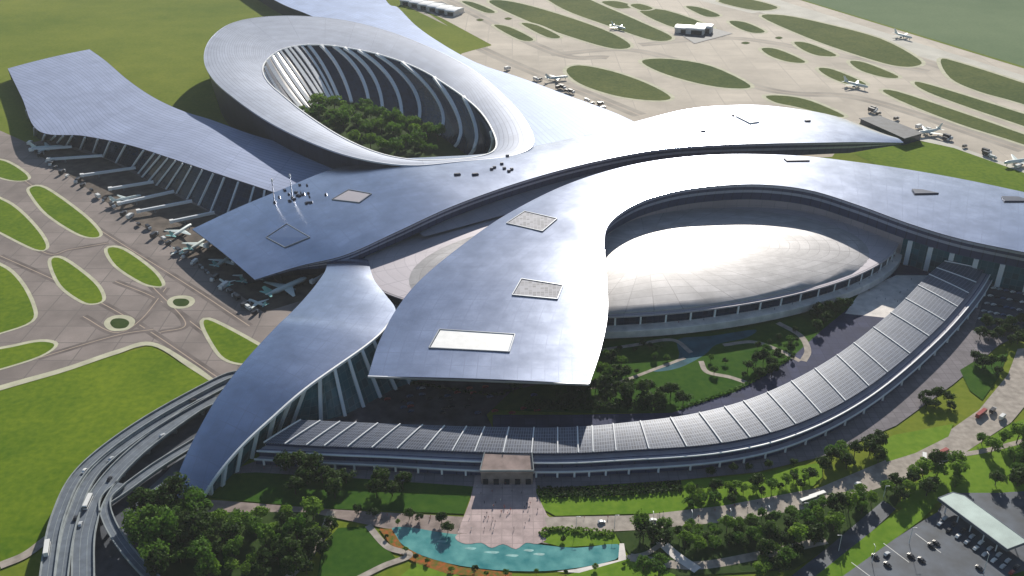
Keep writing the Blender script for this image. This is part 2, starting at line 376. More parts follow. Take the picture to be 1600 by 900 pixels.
sheet('grass_verge', [(560, -8), (612, -2), (690, 36), (768, 71), (722, 83), (690, 120), (600, 60)], Z3, M['gbase'], 1)
ISL = [
 [(885, 110), (905, 102), (955, 111), (1010, 130), (1048, 152), (1020, 157), (960, 149), (905, 130)],
 [(1003, 95), (1045, 92), (1110, 103), (1172, 133), (1145, 138), (1090, 130), (1030, 112)],
 [(1197, 150), (1230, 150), (1268, 158), (1318, 180), (1300, 181), (1245, 167), (1212, 160)],
 [(1190, 76), (1215, 77), (1258, 96), (1235, 97), (1205, 88)],
 [(1241, 66), (1265, 68), (1307, 86), (1280, 87), (1255, 78)],
 [(1279, 107), (1303, 109), (1353, 131), (1328, 132), (1295, 120)],
 [(1328, 96), (1352, 98), (1403, 119), (1383, 121), (1345, 110)],
 [(1190, 26), (1225, 24), (1290, 37), (1375, 60), (1435, 92), (1432, 103), (1395, 102), (1330, 83), (1260, 58)],
 [(1380, 143), (1402, 143), (1500, 175), (1600, 210), (1760, 268), (1760, 284), (1600, 226), (1500, 194), (1420, 163)],
 [(1429, 130), (1452, 132), (1600, 178), (1780, 238), (1780, 258), (1600, 197), (1520, 170), (1450, 144)],
 [(1470, 93), (1500, 98), (1600, 130), (1800, 198), (1800, 228), (1600, 163), (1530, 143), (1485, 122)],
 [(765, 4), (790, 1), (850, 15), (940, 45), (985, 70), (960, 76), (900, 60), (830, 35)],
 [(845, -12), (900, -8), (950, 12), (1005, 36), (1050, 58), (1020, 63), (950, 40), (880, 14)],
 [(1140, 33), (1165, 35), (1195, 49), (1175, 51), (1150, 42)],
 [(1072, 10), (1095, 12), (1125, 24), (1105, 26), (1085, 18)],
 [(1122, 2), (1160, -3), (1215, 11), (1180, 16)],
 [(1000, 18), (1040, 16), (1115, 44), (1060, 45)],
 [(772, 40), (795, 42), (833, 61), (812, 62)],
 [(815, 37), (838, 39), (875, 57), (855, 58)],
 [(722, 3), (740, 4), (773, 18), (757, 19)],
 [(940, 3), (965, 2), (990, 10), (965, 13)],
 [(985, 8), (1000, 6), (1020, 13), (1003, 16)],
]
for k, p in enumerate(ISL):
    wsheet('taxiway_shoulder', grow(p, 6), Z2, M['shoulder'])
    sheet('grass_island', p, Z3, M['gfar'])
for p in [(1165, 67, 7, 2), (1217, 59, 6, 2), (750, 31, 6, 2), (794, 29, 6, 2)]:
    x, y, a, b = p; sheet('grass_island', [(x-a, y), (x, y-b), (x+a, y), (x, y+b)], Z3, M['gfar'])
sheet('grass_field', [(1335, 240), (1405, 222), (1425, 219), (1490, 228), (1600, 268), (1760, 320), (1760, 360), (1600, 330), (1450, 300)], Z3, M['gbright'], 1)
sheet('airside_road', [(1425, 212), (1480, 223), (1600, 264), (1760, 318), (1760, 325), (1600, 270), (1490, 231), (1425, 217)], Z4, M['runway'], 1)
# left apron
sheet('apron', [(-420, 120), (0, 204), (45, 224), (70, 218), (130, 230), (400, 300), (620, 420), (560, 640), (345, 605), (298, 572), (237, 538), (180, 550), (100, 577), (0, 605), (-420, 720)], Z1, M['apron'], 1)
for pts in ([(0, 400), (90, 440), (170, 480), (240, 522), (340, 590)], [(180, 440), (250, 470), (330, 528), (390, 580)], [(130, 495), (180, 520), (220, 500), (260, 450)], [(20, 270), (110, 330), (180, 375), (300, 450), (390, 510)],
            [(250, 520), (290, 505), (240, 450), (215, 420)], [(60, 560), (180, 525), (240, 515)], [(0, 345), (70, 395), (110, 390), (170, 380)]):
    stripe('taxiway_wear', pts, 7, Z1, M['wear_dark'])
    stripe('taxi_line', pts, .8, Z1, M['line'])
LI = [
 [(-20, 250), (8, 252), (38, 270), (42, 281), (15, 281), (-20, 268)],
 [(47, 294), (70, 294), (128, 335), (155, 364), (145, 371), (118, 363), (75, 335), (52, 308)],
 [(-60, 290), (0, 311), (30, 330), (60, 362), (72, 386), (55, 389), (0, 362), (-60, 330)],
 [(80, 408), (98, 405), (145, 440), (160, 466), (148, 474), (128, 470), (95, 445)],
 [(168, 389), (192, 390), (236, 421), (253, 444), (243, 447), (220, 440), (182, 415)],
 [(-60, 400), (0, 415), (30, 440), (50, 478), (48, 502), (0, 520), (-60, 535)],
 [(-60, 560), (20, 542), (62, 534), (85, 539), (62, 556), (0, 576), (-60, 590)],
 [(318, 505), (332, 502), (400, 538), (430, 560), (385, 568), (352, 560), (332, 535)],
 [(172, 505), (178, 498), (194, 498), (202, 504), (196, 512), (180, 513)],
 [(270, 472), (275, 467), (290, 467), (296, 472), (290, 478), (276, 478)],
]
for k, p in enumerate(LI):
    wsheet('apron_shoulder', grow(p, 3.0 if k < 8 else 4.5), Z2, M['shoulder'])
    sheet('grass_island', p, Z3, M['gbright'] if k < 8 else M['scrub'])
sheet('parking_stand', [(52, 224), (100, 229), (170, 250), (245, 290), (300, 318), (345, 340), (440, 400), (520, 428), (470, 470), (412, 488), (330, 428), (255, 374), (180, 325), (100, 268), (46, 232)], .05, M['brown'], 1)
wsheet('apron_shoulder', np.concatenate([spline(PL([(-300, 690), (0, 603), (100, 575), (180, 548), (237, 535), (300, 568), (350, 605)]), 40), spline(PL([(350, 611), (298, 577), (237, 541), (180, 555), (100, 582), (0, 611), (-300, 700)]), 40)]), Z2, M['shoulder'])
sheet('grass_field', [(-300, 700), (0, 611), (100, 582), (180, 555), (237, 541), (298, 577), (340, 604), (230, 655), (140, 720), (95, 790), (70, 850), (0, 890), (-300, 990)], Z3, M['gbright'], 1)
# ground in front: paving, lawns, paths, water
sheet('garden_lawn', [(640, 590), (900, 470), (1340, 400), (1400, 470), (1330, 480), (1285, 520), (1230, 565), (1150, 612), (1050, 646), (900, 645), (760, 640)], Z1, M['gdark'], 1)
sheet('shade_toned_plaza', [(1340, 470), (1285, 515), (1230, 565), (1150, 612), (1050, 645), (900, 648), (770, 648), (770, 690), (1000, 690), (1200, 640), (1380, 530), (1480, 440), (1500, 400), (1400, 400)], Z2, M['slate'], 1)
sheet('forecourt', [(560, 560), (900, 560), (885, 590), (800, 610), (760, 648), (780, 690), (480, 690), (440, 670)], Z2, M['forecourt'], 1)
sheet('pale_plaza', [(1320, 490), (1345, 455), (1400, 430), (1500, 430), (1480, 470), (1440, 496), (1390, 497)], Z3, M['pale'], 1)
sheet('stream', [(1060, 530), (1110, 525), (1180, 515), (1165, 528), (1120, 538), (1100, 555), (1060, 575), (1020, 580), (1060, 560)], Z3, M['stream'])
for pts, wd in (([(1215, 505), (1250, 525), (1262, 548), (1255, 565)], 5), ([(1250, 565), (1210, 545), (1175, 535), (1130, 540)], 4), ([(1095, 565), (1105, 582), (1140, 590), (1170, 600)], 4), ([(940, 548), (990, 540), (1050, 532), (1080, 552)], 4), ([(900, 610), (960, 600), (1030, 575), (1070, 560)], 3)):
    stripe('garden_path', pts, wd, Z3+.03, M['path'])
sheet('pavement', [(400, 720), (500, 700), (760, 735), (1000, 735), (1250, 690), (1400, 590), (1530, 440), (1600, 440), (1600, 520), (1560, 540), (1490, 600), (1400, 665), (1290, 712), (1180, 738), (1060, 750), (838, 764), (740, 760), (480, 742), (330, 748)], Z1, M['paving'], 1)
sheet('scrub', [(200, 800), (320, 740), (330, 790), (520, 800), (500, 850), (440, 910), (150, 910)], Z1, M['scrub'], 1)
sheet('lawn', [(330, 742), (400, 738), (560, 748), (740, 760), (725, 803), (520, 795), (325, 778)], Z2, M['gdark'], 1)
sheet('lawn', [(838, 764), (1060, 752), (1180, 740), (1285, 722), (1285, 745), (1265, 765), (1100, 800), (868, 806), (838, 790)], Z2, M['lawn'], 1)
sheet('brown_path', [(320, 780), (520, 796), (735, 808), (725, 840), (600, 825), (480, 800), (320, 800)], Z3, M['pathpink'], 1)
sheet('plaza', [(745, 735), (835, 735), (838, 770), (855, 805), (880, 825), (860, 850), (780, 840), (715, 832), (735, 780)], Z4, M['plaza'], 1)
sheet('promenade', [(850, 808), (1000, 805), (1130, 790), (1280, 762), (1400, 712), (1480, 675), (1530, 640), (1575, 585), (1590, 545), (1640, 540), (1630, 600), (1580, 660), (1500, 712), (1420, 745), (1300, 790), (1140, 815), (1000, 828), (860, 835)], Z3, M['path'], 1)
sheet('lawn', [(1378, 690), (1395, 680), (1490, 662), (1482, 682), (1430, 708), (1385, 722)], Z4, M['lawn'], 1)
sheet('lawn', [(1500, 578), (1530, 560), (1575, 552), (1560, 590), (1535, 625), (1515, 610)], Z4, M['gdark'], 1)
sheet('lawn', [(1500, 712), (1580, 662), (1640, 640), (1640, 790), (1560, 770), (1480, 780), (1430, 800), (1400, 790), (1440, 745)], Z2, M['lawn'], 1)
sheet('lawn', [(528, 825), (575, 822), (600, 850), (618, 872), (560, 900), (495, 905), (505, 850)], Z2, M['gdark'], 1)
sheet('lawn', [(840, 845), (860, 826), (960, 832), (970, 850), (880, 855)], Z4, M['lawn'], 1)
sheet('lawn', [(620, 905), (650, 880), (720, 900), (880, 900), (980, 872), (1040, 860), (1060, 890), (1040, 930), (620, 930)], Z2, M['lawn'], 1)
sheet('lawn', [(960, 832), (1130, 816), (1290, 790), (1420, 747), (1400, 790), (1240, 890), (1060, 900), (985, 868)], Z2, M['scrub'], 1)
sheet('pond', [(612, 826), (640, 824), (690, 832), (740, 838), (820, 848), (900, 856), (965, 850), (962, 874), (880, 890), (800, 892), (720, 884), (660, 868), (628, 850)], Z5, M['water'], 3)
sheet('flower_bed', [(592, 826), (612, 826), (628, 852), (662, 870), (720, 886), (800, 895), (800, 903), (700, 897), (650, 880), (618, 862)], Z4, M['flower'], 1)
sheet('pool_edge', [(870, 893), (900, 889), (966, 875), (968, 849), (975, 849), (979, 874), (905, 895)], Z4, M['pale'], 1)
sheet('pond_terrace', [(852, 840), (840, 850), (822, 848), (806, 858), (786, 850), (768, 856), (752, 848), (728, 850), (712, 842), (722, 834), (790, 836)], Z5+.1, M['plaza'], 3)
for x, y, a in ((735, 857, 9), (768, 863, 12), (800, 868, 10), (826, 860, 8), (690, 846, 8), (842, 866, 9)):
    sheet('pond_shallow', [(x-a, y), (x-a*.3, y-2), (x+a, y-1), (x+a*.5, y+2)], Z5, M['shallow'], 4)
for pts, wd, m in (([(518, 800), (505, 835), (490, 860), (450, 905)], 5, 'path'), ([(575, 822), (605, 855), (640, 868), (600, 885), (560, 905)], 4, 'path'), ([(985, 872), (1080, 885), (1180, 870), (1290, 845)], 6, 'path'), ([(1030, 845), (1055, 868), (1090, 892)], 6, 'pale'), ([(980, 872), (1010, 866), (1035, 850)], 3, 'path'), ([(0, 885), (40, 868), (75, 842)], 6, 'path'), ([(1480, 715), (1540, 705), (1600, 690)], 4, 'path')):
    stripe('path', pts, wd, Z5, M[m])
sheet('car_park_ground', [(1230, 905), (1300, 850), (1380, 782), (1400, 795), (1330, 860), (1290, 905)], Z3, M['lot'], 1)
sheet('car_park_ground', [(1300, 905), (1440, 815), (1465, 800), (1480, 770), (1560, 770), (1640, 765), (1700, 930), (1300, 940)], Z3, M['lot'], 1)
sheet('grass_strip', [(1268, 905), (1390, 808), (1425, 785), (1462, 790), (1440, 812), (1310, 905)], Z4, M['lawn'], 1)
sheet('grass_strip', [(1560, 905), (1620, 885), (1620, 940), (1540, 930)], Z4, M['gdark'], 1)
sheet('car_park_ground', [(1545, 440), (1640, 440), (1640, 530), (1520, 520)], Z2, M['asphalt'], 1)
sheet('road', [(352, 596), (240, 655), (150, 722), (98, 800), (70, 905), (255, 905), (205, 830), (250, 770), (300, 700), (345, 660)], Z4, M['asphalt'], 1)
for x, y in ((1330, 880), (1380, 850), (1430, 835)):
    stripe('parking_line', [(x, y), (x+40, y+30)], .5, Z4, M['whiteline'], 3)

# ------------------------------------------------------------------ terminal building
N = 90
def pair(K, n=N):
    U = spline(PL([k[:3] for k in K]), n); L = spline(PL([k[3:] for k in K]), n); return U, L
term = empty('terminal_building', P(900, 420), 'large silver terminal with two crossing swept roofs, domed hall and curved arm', 'building')
# upper roof band
B1 = [(300, 358, 17, 398, 437, 15), (370, 325, 22, 470, 415, 20), (440, 296, 28, 540, 398, 28), (520, 264, 34, 620, 362, 36), (600, 250, 41, 700, 325, 42), (680, 245, 42, 780, 295, 44),
      (760, 240, 43, 860, 270, 46), (850, 225, 44, 930, 252, 47), (930, 207, 45, 1000, 238, 48), (1000, 188, 46, 1060, 230, 48), (1070, 171, 46, 1130, 226, 47), (1130, 165, 45, 1200, 224, 45), (1200, 165, 42, 1270, 223, 42), (1300, 180, 38, 1340, 222, 38), (1395, 214, 33, 1412, 223, 33)]
U1, L1 = pair(B1); G1 = loft(U1, L1, 11, 1.5); S1 = Surf(G1)
b1 = link('roof_band', grid_mesh('roof_band', G1, .8, under=1), [M['roof'], M['under']], term, True); b1['label'] = 'upper swept roof band behind the crossing'
louv = [(0, .8), (0, 2.0), (1.2, 2.1), (1.2, 4.2), (1.8, 4.3), (1.8, 6.0), (2.6, 6.1), (2.6, 8.2), (3.4, 8.3), (3.4, 10.8)]
lm = [1, 1, 0, 1, 1, 1, 0, 1, 0]
dI = inward(L1, U1)
fade = np.interp(np.arange(N), [0, 5, 10, 20, 70, 82, N-1], [.02, .2, .8, 1.2, 1.6, 1.3, .1])
def fsk(E, d, prof, f): 
    G = np.zeros((len(E), len(prof), 3))
    for j, (i_, dr) in enumerate(prof):
        G[:, j] = E + d*(i_*f)[:, None]; G[:, j, 2] -= .8+(dr-.8)*f
    return G
f1 = link('fascia', grid_mesh('fascia', fsk(L1, dI, louv, fade), rowmats=lm), [M['louvre_dark'], M['louvre_mid']], b1)
# soffit wall between the two bands
i0, i1 = 22, 62
T = L1[i0:i1]+dI[i0:i1]*8; T[:, 2] -= 14
Bt = L1[i0:i1]-dI[i0:i1]*np.interp(np.arange(i1-i0), [0, 12, 40], [6, 22, 10])[:, None]; Bt[:, 2] = 26
link('clerestory_wall', grid_mesh('clerestory_wall', between(T, Bt, 4)), M['collar'], term)
# lower roof band with the finger
B2 = [(575, 588, 30, 920, 600, 33), (592, 535, 31, 938, 545, 36), (620, 482, 33, 948, 492, 39), (658, 436, 36, 947, 440, 42), (718, 386, 39, 944, 390, 45), (788, 337, 43, 952, 350, 48.5), (876, 292, 48, 995, 318, 51), (960, 264, 52, 1055, 299, 52), (1045, 248, 53, 1120, 290, 52.5), (1140, 241, 52, 1190, 288, 51),
      (1245, 243, 49, 1265, 297, 48), (1330, 252, 46, 1340, 320, 45), (1420, 265, 43, 1420, 349, 42), (1510, 281, 41, 1500, 373, 40), (1600, 300, 40, 1600, 394, 39), (1720, 326, 39, 1720, 418, 38)]
U2, L2 = pair(B2, 110); G2 = loft(U2, L2, 11, 1.2); S2 = Surf(G2)
b2 = link('roof_band', grid_mesh('roof_band', G2, .8, under=1), [M['roof'], M['under']], term, True); b2['label'] = 'lower swept roof band with the broad front finger'
dI2 = inward(L2, U2); f2 = np.interp(np.arange(110), [0, 18, 29, 42, 109], [.02, .06, .8, 1.7, 1.55])
link('fascia', grid_mesh('fascia', fsk(L2, dI2, louv, f2), rowmats=lm), [M['louvre_dark'], M['louvre_mid']], b2)
link('edge_trim', sweep('edge_trim', L2[:30]+np.array([0, 0, -.3]), 1.2, 1.6), M['edge'], b2)
link('edge_trim', sweep('edge_trim', np.array([L2[0]*(1-t)+U2[0]*t+np.array([0, 0, -.3]) for t in np.linspace(0, 1, 6)]), 1.0, 1.4), M['edge'], b2)
# hall wall behind the dome
i0 = 30
T = L2[i0:]+dI2[i0:]*(3.4*f2[i0:])[:, None]; T[:, 2] -= 10.5*f2[i0:]
Bt = T+dI2[i0:]*3; Bt[:, 2] = 0
link('hall_wall', grid_mesh('hall_wall', between(T[:58], Bt[:58], 5)), M['pink'], term)
g_ = link('glass_facade', grid_mesh('glass_facade', between(T[57:], Bt[57:], 3)), M['teal'], term)
for k in range(58, 80, 3):
    a = T[k].copy(); b = Bt[k].copy(); d = dI2[i0+k]*-1.0
    link('column', sweep('column', [a+d, b+d], 4, 1.2, up=d), M['col'], g_)
# roof openings
def quad_panel(S, c, lift, parent, name, m, frame=True):
    Q = np.array([S.at(x, y, lift) for x, y in c]); cc = Q.mean(0)
    V = np.concatenate([Q, Q-np.array([0, 0, 1.6])]); o = link(name, mesh(name, V, [(0, 1, 2, 3), (0, 4, 5, 1), (1, 5, 6, 2), (2, 6, 7, 3), (3, 7, 4, 0)]), m, parent)
    if frame:
        loop = [Q[i] for i in (0, 1, 2, 3, 0)]
        fr = np.array([q+(q-cc)/np.linalg.norm(q-cc)*1.0 for q in loop]); fr[:, 2] += -.1
        bm = bmesh.new()
        for i in range(4):
            t = bpy.data.meshes.new('t'); s = sweep('s', [fr[i], fr[i+1]], .7, 1.0); bm.from_mesh(s)
        me = bpy.data.meshes.new('frame'); bm.to_mesh(me); bm.free(); link('frame', me, M['engine'], o)
    return o
M['sky_grey'] = mat_uv('skylight_grey', (.33, .33, .37), (.42, .42, .46), pu=3, wu=.5, pv=3, wv=.5, rough=.6, metal=0, spec=.2, cell=.3, use_pos=True)
quad_panel(S2, [(793, 350), (820, 331), (869, 342), (846, 361)], .5, b2, 'skylight', M['sky_grey'])
quad_panel(S2, [(800, 461), (817, 437), (876, 447), (868, 467)], .5, b2, 'skylight', M['sky_grey'])
quad_panel(S2, [(674, 545), (690, 516), (800, 523), (795, 550)], .5, b2, 'skylight', M['white'])['label'] = 'white skylight near the finger tip'  # glare on the glass is put into plain white paint
for c in ([(1225, 248), (1250, 249), (1266, 252), (1230, 252)], [(1424, 297), (1440, 297), (1466, 303), (1430, 304)], [(1564, 308), (1590, 309), (1610, 316), (1570, 315)]):
    quad_panel(S2, c, 1.2, b2, 'roof_vent', M['louvre_dark'], False)
quad_panel(S1, [(418, 372), (448, 352), (482, 372), (446, 386)], .4, b1, 'skylight', M['roof'])
quad_panel(S1, [(520, 312), (545, 298), (578, 303), (560, 316)], .4, b1, 'skylight', M['collar'])
quad_panel(S1, [(1150, 183), (1165, 181), (1186, 191), (1172, 194)], 1.6, b1, 'skylight', M['white'], False)['label'] = 'small white skylight on the upper band'
for x, y in ((715, 274), (742, 273), (768, 264), (772, 262), (788, 263), (795, 268), (799, 264), (1098, 205), (1262, 190), (1145, 181), (784, 256), (793, 244)):
    p = S1.at(x, y, .8); link('roof_vent', boxes('roof_vent', [(p[0], p[1], p[2], 7 if x in (715, 742, 1098, 1262) else 3.5, 2.4, 1.8, .2, .8)]), M['louvre_dark'], b1)
for k in range(20):
    x, y = 468+random.gauss(0, 20), 306+random.gauss(0, 8); p = S1.at(x, y, .8)
    link('roof_vent', boxes('roof_vent', [(p[0], p[1], p[2], random.uniform(2, 4), random.uniform(1.2, 2.5), 1.2, random.uniform(0, 3), .8)]), M['louvre_dark'], b1)

# domed hall
EC, EA, EB, ER = np.array([110., 760.]), 240., 120., .2
def ell(t, r=1.0, z=18, c=EC, a=EA, b=EB):
    x, y = a*r*math.cos(t), b*r*math.sin(t); return np.array([c[0]+x*math.cos(ER)-y*math.sin(ER), c[1]+x*math.sin(ER)+y*math.cos(ER), z])
def capz(x, y):
    dx, dy = x-EC[0], y-EC[1]; X = dx*math.cos(ER)+dy*math.sin(ER); Y = -dx*math.sin(ER)+dy*math.cos(ER)
    return 19+11*(1-min(1, (X/EA)**2+(Y/EB)**2))
RR = np.linspace(1, 0.0008, 16); TT = np.linspace(0, 2*math.pi, 96, endpoint=False)
G = np.array([[ell(t, r) for r in RR] for t in TT]); 
for i in range(96):
    for j in range(16): G[i, j, 2] = capz(*G[i, j, :2])
link('dome_collar', grid_mesh('dome_collar', G, closed=True), M['collar'], term, True)
DC = np.array([112., 722.])
G = np.zeros((96, 16, 3))
for i, t in enumerate(TT):
    for j, r in enumerate(RR):
        q = ell(t, r, 0, DC, 208, 100)
        dx, dy = q[0]-EC[0], q[1]-EC[1]; rn = math.hypot((dx*math.cos(ER)+dy*math.sin(ER))/EA, (-dx*math.sin(ER)+dy*math.cos(ER))/EB)
        if rn > .985: q = np.array([EC[0]+dx*.985/rn, EC[1]+dy*.985/rn, 0])
        G[i, j] = (q[0], q[1], capz(q[0], q[1])-.6+4.5*max(0, 1-r*r)**.8)
dome = link('dome', grid_mesh('dome', G, closed=True), M['dome'], term, True); dome['label'] = 'bright silver dome over the hall'
tt = np.linspace(math.radians(-190), math.radians(0), 80)
rim = np.array([ell(t, 1.0, 19) for t in tt]); rd = inward(rim, np.array([[EC[0], EC[1], 0]]*80))
link('rim_ledge', grid_mesh('rim_ledge', skirt(rim, rd, [(0, .1), (-1.5, .3), (-1.5, 1.5), (1.0, 1.6)])), M['collar'], term)
wf = link('rim_windows', grid_mesh('rim_windows', skirt(rim, rd, [(1.0, 1.6), (1.4, 9.5)])), M['glass'], term)
for k in range(2, 79, 2):
    a = rim[k]+rd[k]*.4; b = rim[k]+rd[k]*.8
    if k > 26: link('mullion', sweep('mullion', [a-[0, 0, 1.6], b-[0, 0, 9.6]], 1.3, 1.0, up=rd[k]), M['whitefin'], wf)
link('rim_terrace', grid_mesh('rim_terrace', skirt(rim, rd, [(1.4, 9.4), (-6.5, 10.2), (-7.0, 10.6), (-6.6, 16.5), (4, 19)])), M['pale'], term)
# curved left arm
B3 = [(508, 398, 21, 575, 406, 21), (510, 418, 22, 584, 436, 22), (497, 440, 24, 602, 460, 24), (475, 467, 26, 618, 484, 26), (451, 492, 28, 606, 508, 28), (432, 510, 29.5, 575, 538, 30), (384, 562, 28.5, 482, 604, 29), (342, 617, 24.5, 424, 654, 24), (312, 668, 18.5, 378, 697, 18), (286, 722, 11, 340, 742, 10), (264, 782, 1.5, 316, 780, 1.5)]
U3, L3 = pair(B3, 80); G3 = loft(U3, L3, 9, 1.5)
b3 = link('arm_roof', grid_mesh('arm_roof', G3, .8, under=1), [M['roof'], M['under']], term, True); b3['label'] = 'curved blue grey arm sweeping down to the ground'
link('edge_trim', sweep('edge_trim', L3[30:]+np.array([0, 0, -.2]), 1.3, 1.7), M['whitefin'], b3)
dI3 = inward(L3, U3); k0 = 20
base = spline(PL([(690, 585), (650, 597), (612, 611), (570, 634), (520, 655), (450, 663), (421, 690), (382, 724), (345, 760), (318, 779)], .05), 60)
Tp = np.array([at_len(L3, s) for s in np.linspace(clen(L3)[26], clen(L3)[-1], 60)])+np.array([0, 0, -.9])
gf = link('glass_facade', grid_mesh('glass_facade', between(Tp+dI3[20:80]*1.5, base, 5)), M['teal'], term)
for k in range(4, 59, 4):
    a = Tp[k]+dI3[20+k]*1.2; b = base[k]; d = np.array([.3, -1, 0])
    link('column', sweep('column', [a+d, b+d], 2.2, 2.2), M['col'], gf)
# outer side of the arm: closing wall
O = U3[10:]; Bo = O+inward(O, L3[10:])*6; Bo[:, 2] = 0
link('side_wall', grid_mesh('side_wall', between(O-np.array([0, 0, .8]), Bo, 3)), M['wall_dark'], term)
# left end of upper band: wall
E1 = np.array([U1[0]*(1-t)+L1[0]*t for t in np.linspace(0, 1, 12)]); dd = (G1[6, 5]-G1[0, 5]); dd[2] = 0; dd /= np.linalg.norm(dd)
E1 = E1+dd*22; E1[:, 2] += 1.2; Bo = E1+dd*3; Bo[:, 2] = 0
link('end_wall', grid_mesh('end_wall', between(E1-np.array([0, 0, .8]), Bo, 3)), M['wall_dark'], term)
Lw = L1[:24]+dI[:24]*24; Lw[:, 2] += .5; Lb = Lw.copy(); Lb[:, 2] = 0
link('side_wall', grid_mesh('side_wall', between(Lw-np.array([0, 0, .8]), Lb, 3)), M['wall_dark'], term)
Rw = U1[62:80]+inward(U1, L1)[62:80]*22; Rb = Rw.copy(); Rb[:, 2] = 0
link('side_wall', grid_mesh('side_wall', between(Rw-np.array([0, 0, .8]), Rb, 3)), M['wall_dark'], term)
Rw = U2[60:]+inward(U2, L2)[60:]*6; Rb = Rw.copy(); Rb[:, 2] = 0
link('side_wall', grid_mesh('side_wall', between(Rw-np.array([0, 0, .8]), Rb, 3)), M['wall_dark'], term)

# ------------------------------------------------------------------ ring building
ring = empty('ring_building', P(580, 200), 'grey ring shaped hall with slanted oval roof around an open planted court', 'building')
RO = [(319, 92, 58), (328, 62, 58), (358, 38, 57), (405, 27, 56), (470, 25, 55), (540, 32, 53), (610, 50, 51), (680, 78, 50), (740, 110, 49), (790, 152, 48), (822, 190, 47), (833, 225, 46), (800, 243, 45), (720, 252, 44), (640, 258, 44), (560, 247, 46), (490, 224, 48), (420, 190, 51), (365, 152, 54), (332, 122, 57)]
RI = [(411, 113, 50), (414, 98, 50), (430, 83, 50), (452, 74, 50), (485, 70, 49), (530, 73, 48), (595, 86, 47), (655, 108, 46), (708, 140, 46), (748, 172, 45), (771, 207, 44), (774, 233, 44), (748, 245, 43), (698, 250, 43), (645, 250, 43), (590, 239, 43), (533, 214, 44), (480, 180, 46), (445, 152, 48), (421, 131, 49)]
RO3 = spline(PL(RO), 120, True); RI3 = spline(PL(RI), 120, True)
GR = loft(RO3, RI3, 9, 1.0)
rr = link('ring_roof', grid_mesh('ring_roof', GR, closed=True), M['ring'], ring, True)
cen = RO3.mean(0); cin = RO3-cen; cin[:, 2] = 0
Bw = cen+cin*.94; Bw[:, 2] = 0
Tw = RO3.copy(); Tw[:, 2] -= 1.2; Tw -= cin*.004
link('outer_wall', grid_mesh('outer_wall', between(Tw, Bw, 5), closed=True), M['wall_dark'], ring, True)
link('rim_trim', sweep('rim_trim', np.concatenate([RO3, RO3[:1]])+np.array([0, 0, -.6]), 1.0, 1.6), M['edge'], ring)
link('court_trim', sweep('court_trim', np.concatenate([RI3, RI3[:1]])+np.array([0, 0, .1]), 1.5, 1.5), M['whitefin'], ring)
# glazed bowl wall inside, with white ribs
RT = [(422, 132), (412, 115), (418, 95), (430, 84), (445, 77), (460, 73), (480, 70), (500, 70.5), (520, 72), (540, 75), (562, 79), (590, 85), (630, 98), (680, 122), (725, 152), (768, 205), (774, 234)]
RB = [(452, 184), (458, 184), (475, 175), (488, 166), (503, 160), (516, 158), (530, 158), (548, 160), (575, 166), (600, 172), (630, 183), (657, 188), (688, 212), (712, 229), (734, 244), (760, 247), (768, 243)]
RM = [(434, 160), (430, 150), (442, 135), (456, 123), (472, 114), (488, 110), (506, 107), (528, 108), (558, 112), (583, 116), (612, 124), (644, 133), (686, 158), (718, 186), (745, 206), (770, 228), (772, 239)]
hT = [49]*2+[50]*4+[49, 49, 48, 48, 47.5, 47, 46.5, 46, 45.5, 44, 43.5]
n = 96
WT = spline(PL([(a[0], a[1], h-.5) for a, h in zip(RT, hT)]), n); WB = spline(PL(RB, 1), n)
WM = spline(PL([(a[0], a[1], 26) for a in RM]), n)
GW = np.zeros((n, 9, 3))
for j in range(9):
    t = j/8; a, b, c = (1-t)*(1-2*t), 4*t*(1-t), t*(2*t-1); GW[:, j] = WT*a+WM*b+WB*c
cw = link('court_wall', grid_mesh('court_wall', GW), M['ringglass'], ring, True)
for k in range(1, 16):
    i = round(k*(n-1)/16)
    link('rib', sweep('rib', spline(GW[i], 20)+np.array([0, -.8, .3]), 4.0 if k > 5 else 5.0, 3.4), M['whitefin'], cw)
for k in (1.5, 2.5, 3.5, 4.5, 5.5):
    i = round(k*(n-1)/16); link('rib', sweep('rib', spline(GW[i], 20)+np.array([0, -.8, .3]), 3.2, 2.4), M['whitefin'], cw)
sheet('court_lawn', RB[1:]+[(700, 258), (640, 256), (580, 245), (520, 222)], Z1, M['scrub'], 1)

# ------------------------------------------------------------------ left concourse
con = empty('concourse_building', P(200, 200), 'blue roofed left concourse widening to a square end beside the apron', 'building', 'concourses')
BW = [(140, 77, 15, 12, 107, 15), (165, 95, 17, 34, 152, 17), (200, 125, 20, 60, 204, 20), (240, 152, 23, 130, 212, 24), (285, 173, 26, 200, 226, 28), (330, 187, 29, 270, 248, 31), (400, 212, 28, 345, 273, 30), (480, 232, 25, 430, 301, 24), (560, 250, 23, 520, 335, 20), (640, 270, 23, 600, 345, 20)]
UW, LW = pair(BW, 90); GWg = loft(UW, LW, 11, 1.5)
cr = link('roof', grid_mesh('roof', GWg, .8, under=1), [M['roof_seam'], M['under']], con, True)
FK = [(35, 153, 38, 166), (58, 203, 57, 214), (85, 209, 80, 219), (110, 213, 101, 227), (149, 219, 140, 236), (178, 226, 170, 249), (231, 239, 210, 266), (252, 244, 224, 277), (270, 250, 244, 289), (296, 258, 272, 300), (327, 268, 303, 316), (358, 278, 338, 335), (400, 290, 385, 356), (432, 302, 425, 378)]
lx, ly = proj(LW)
Tf = spline(np.array([LW[np.argmin((lx-a)**2+(ly-b)**2)] for a, b, _, _ in FK]), 72)-np.array([0, 0, .9])
fb = spline(PL([(c, d) for _, _, c, d in FK], .1), 72)
cf = link('glass_facade', grid_mesh('glass_facade', between(Tf, fb, 5)), M['glass'], con)
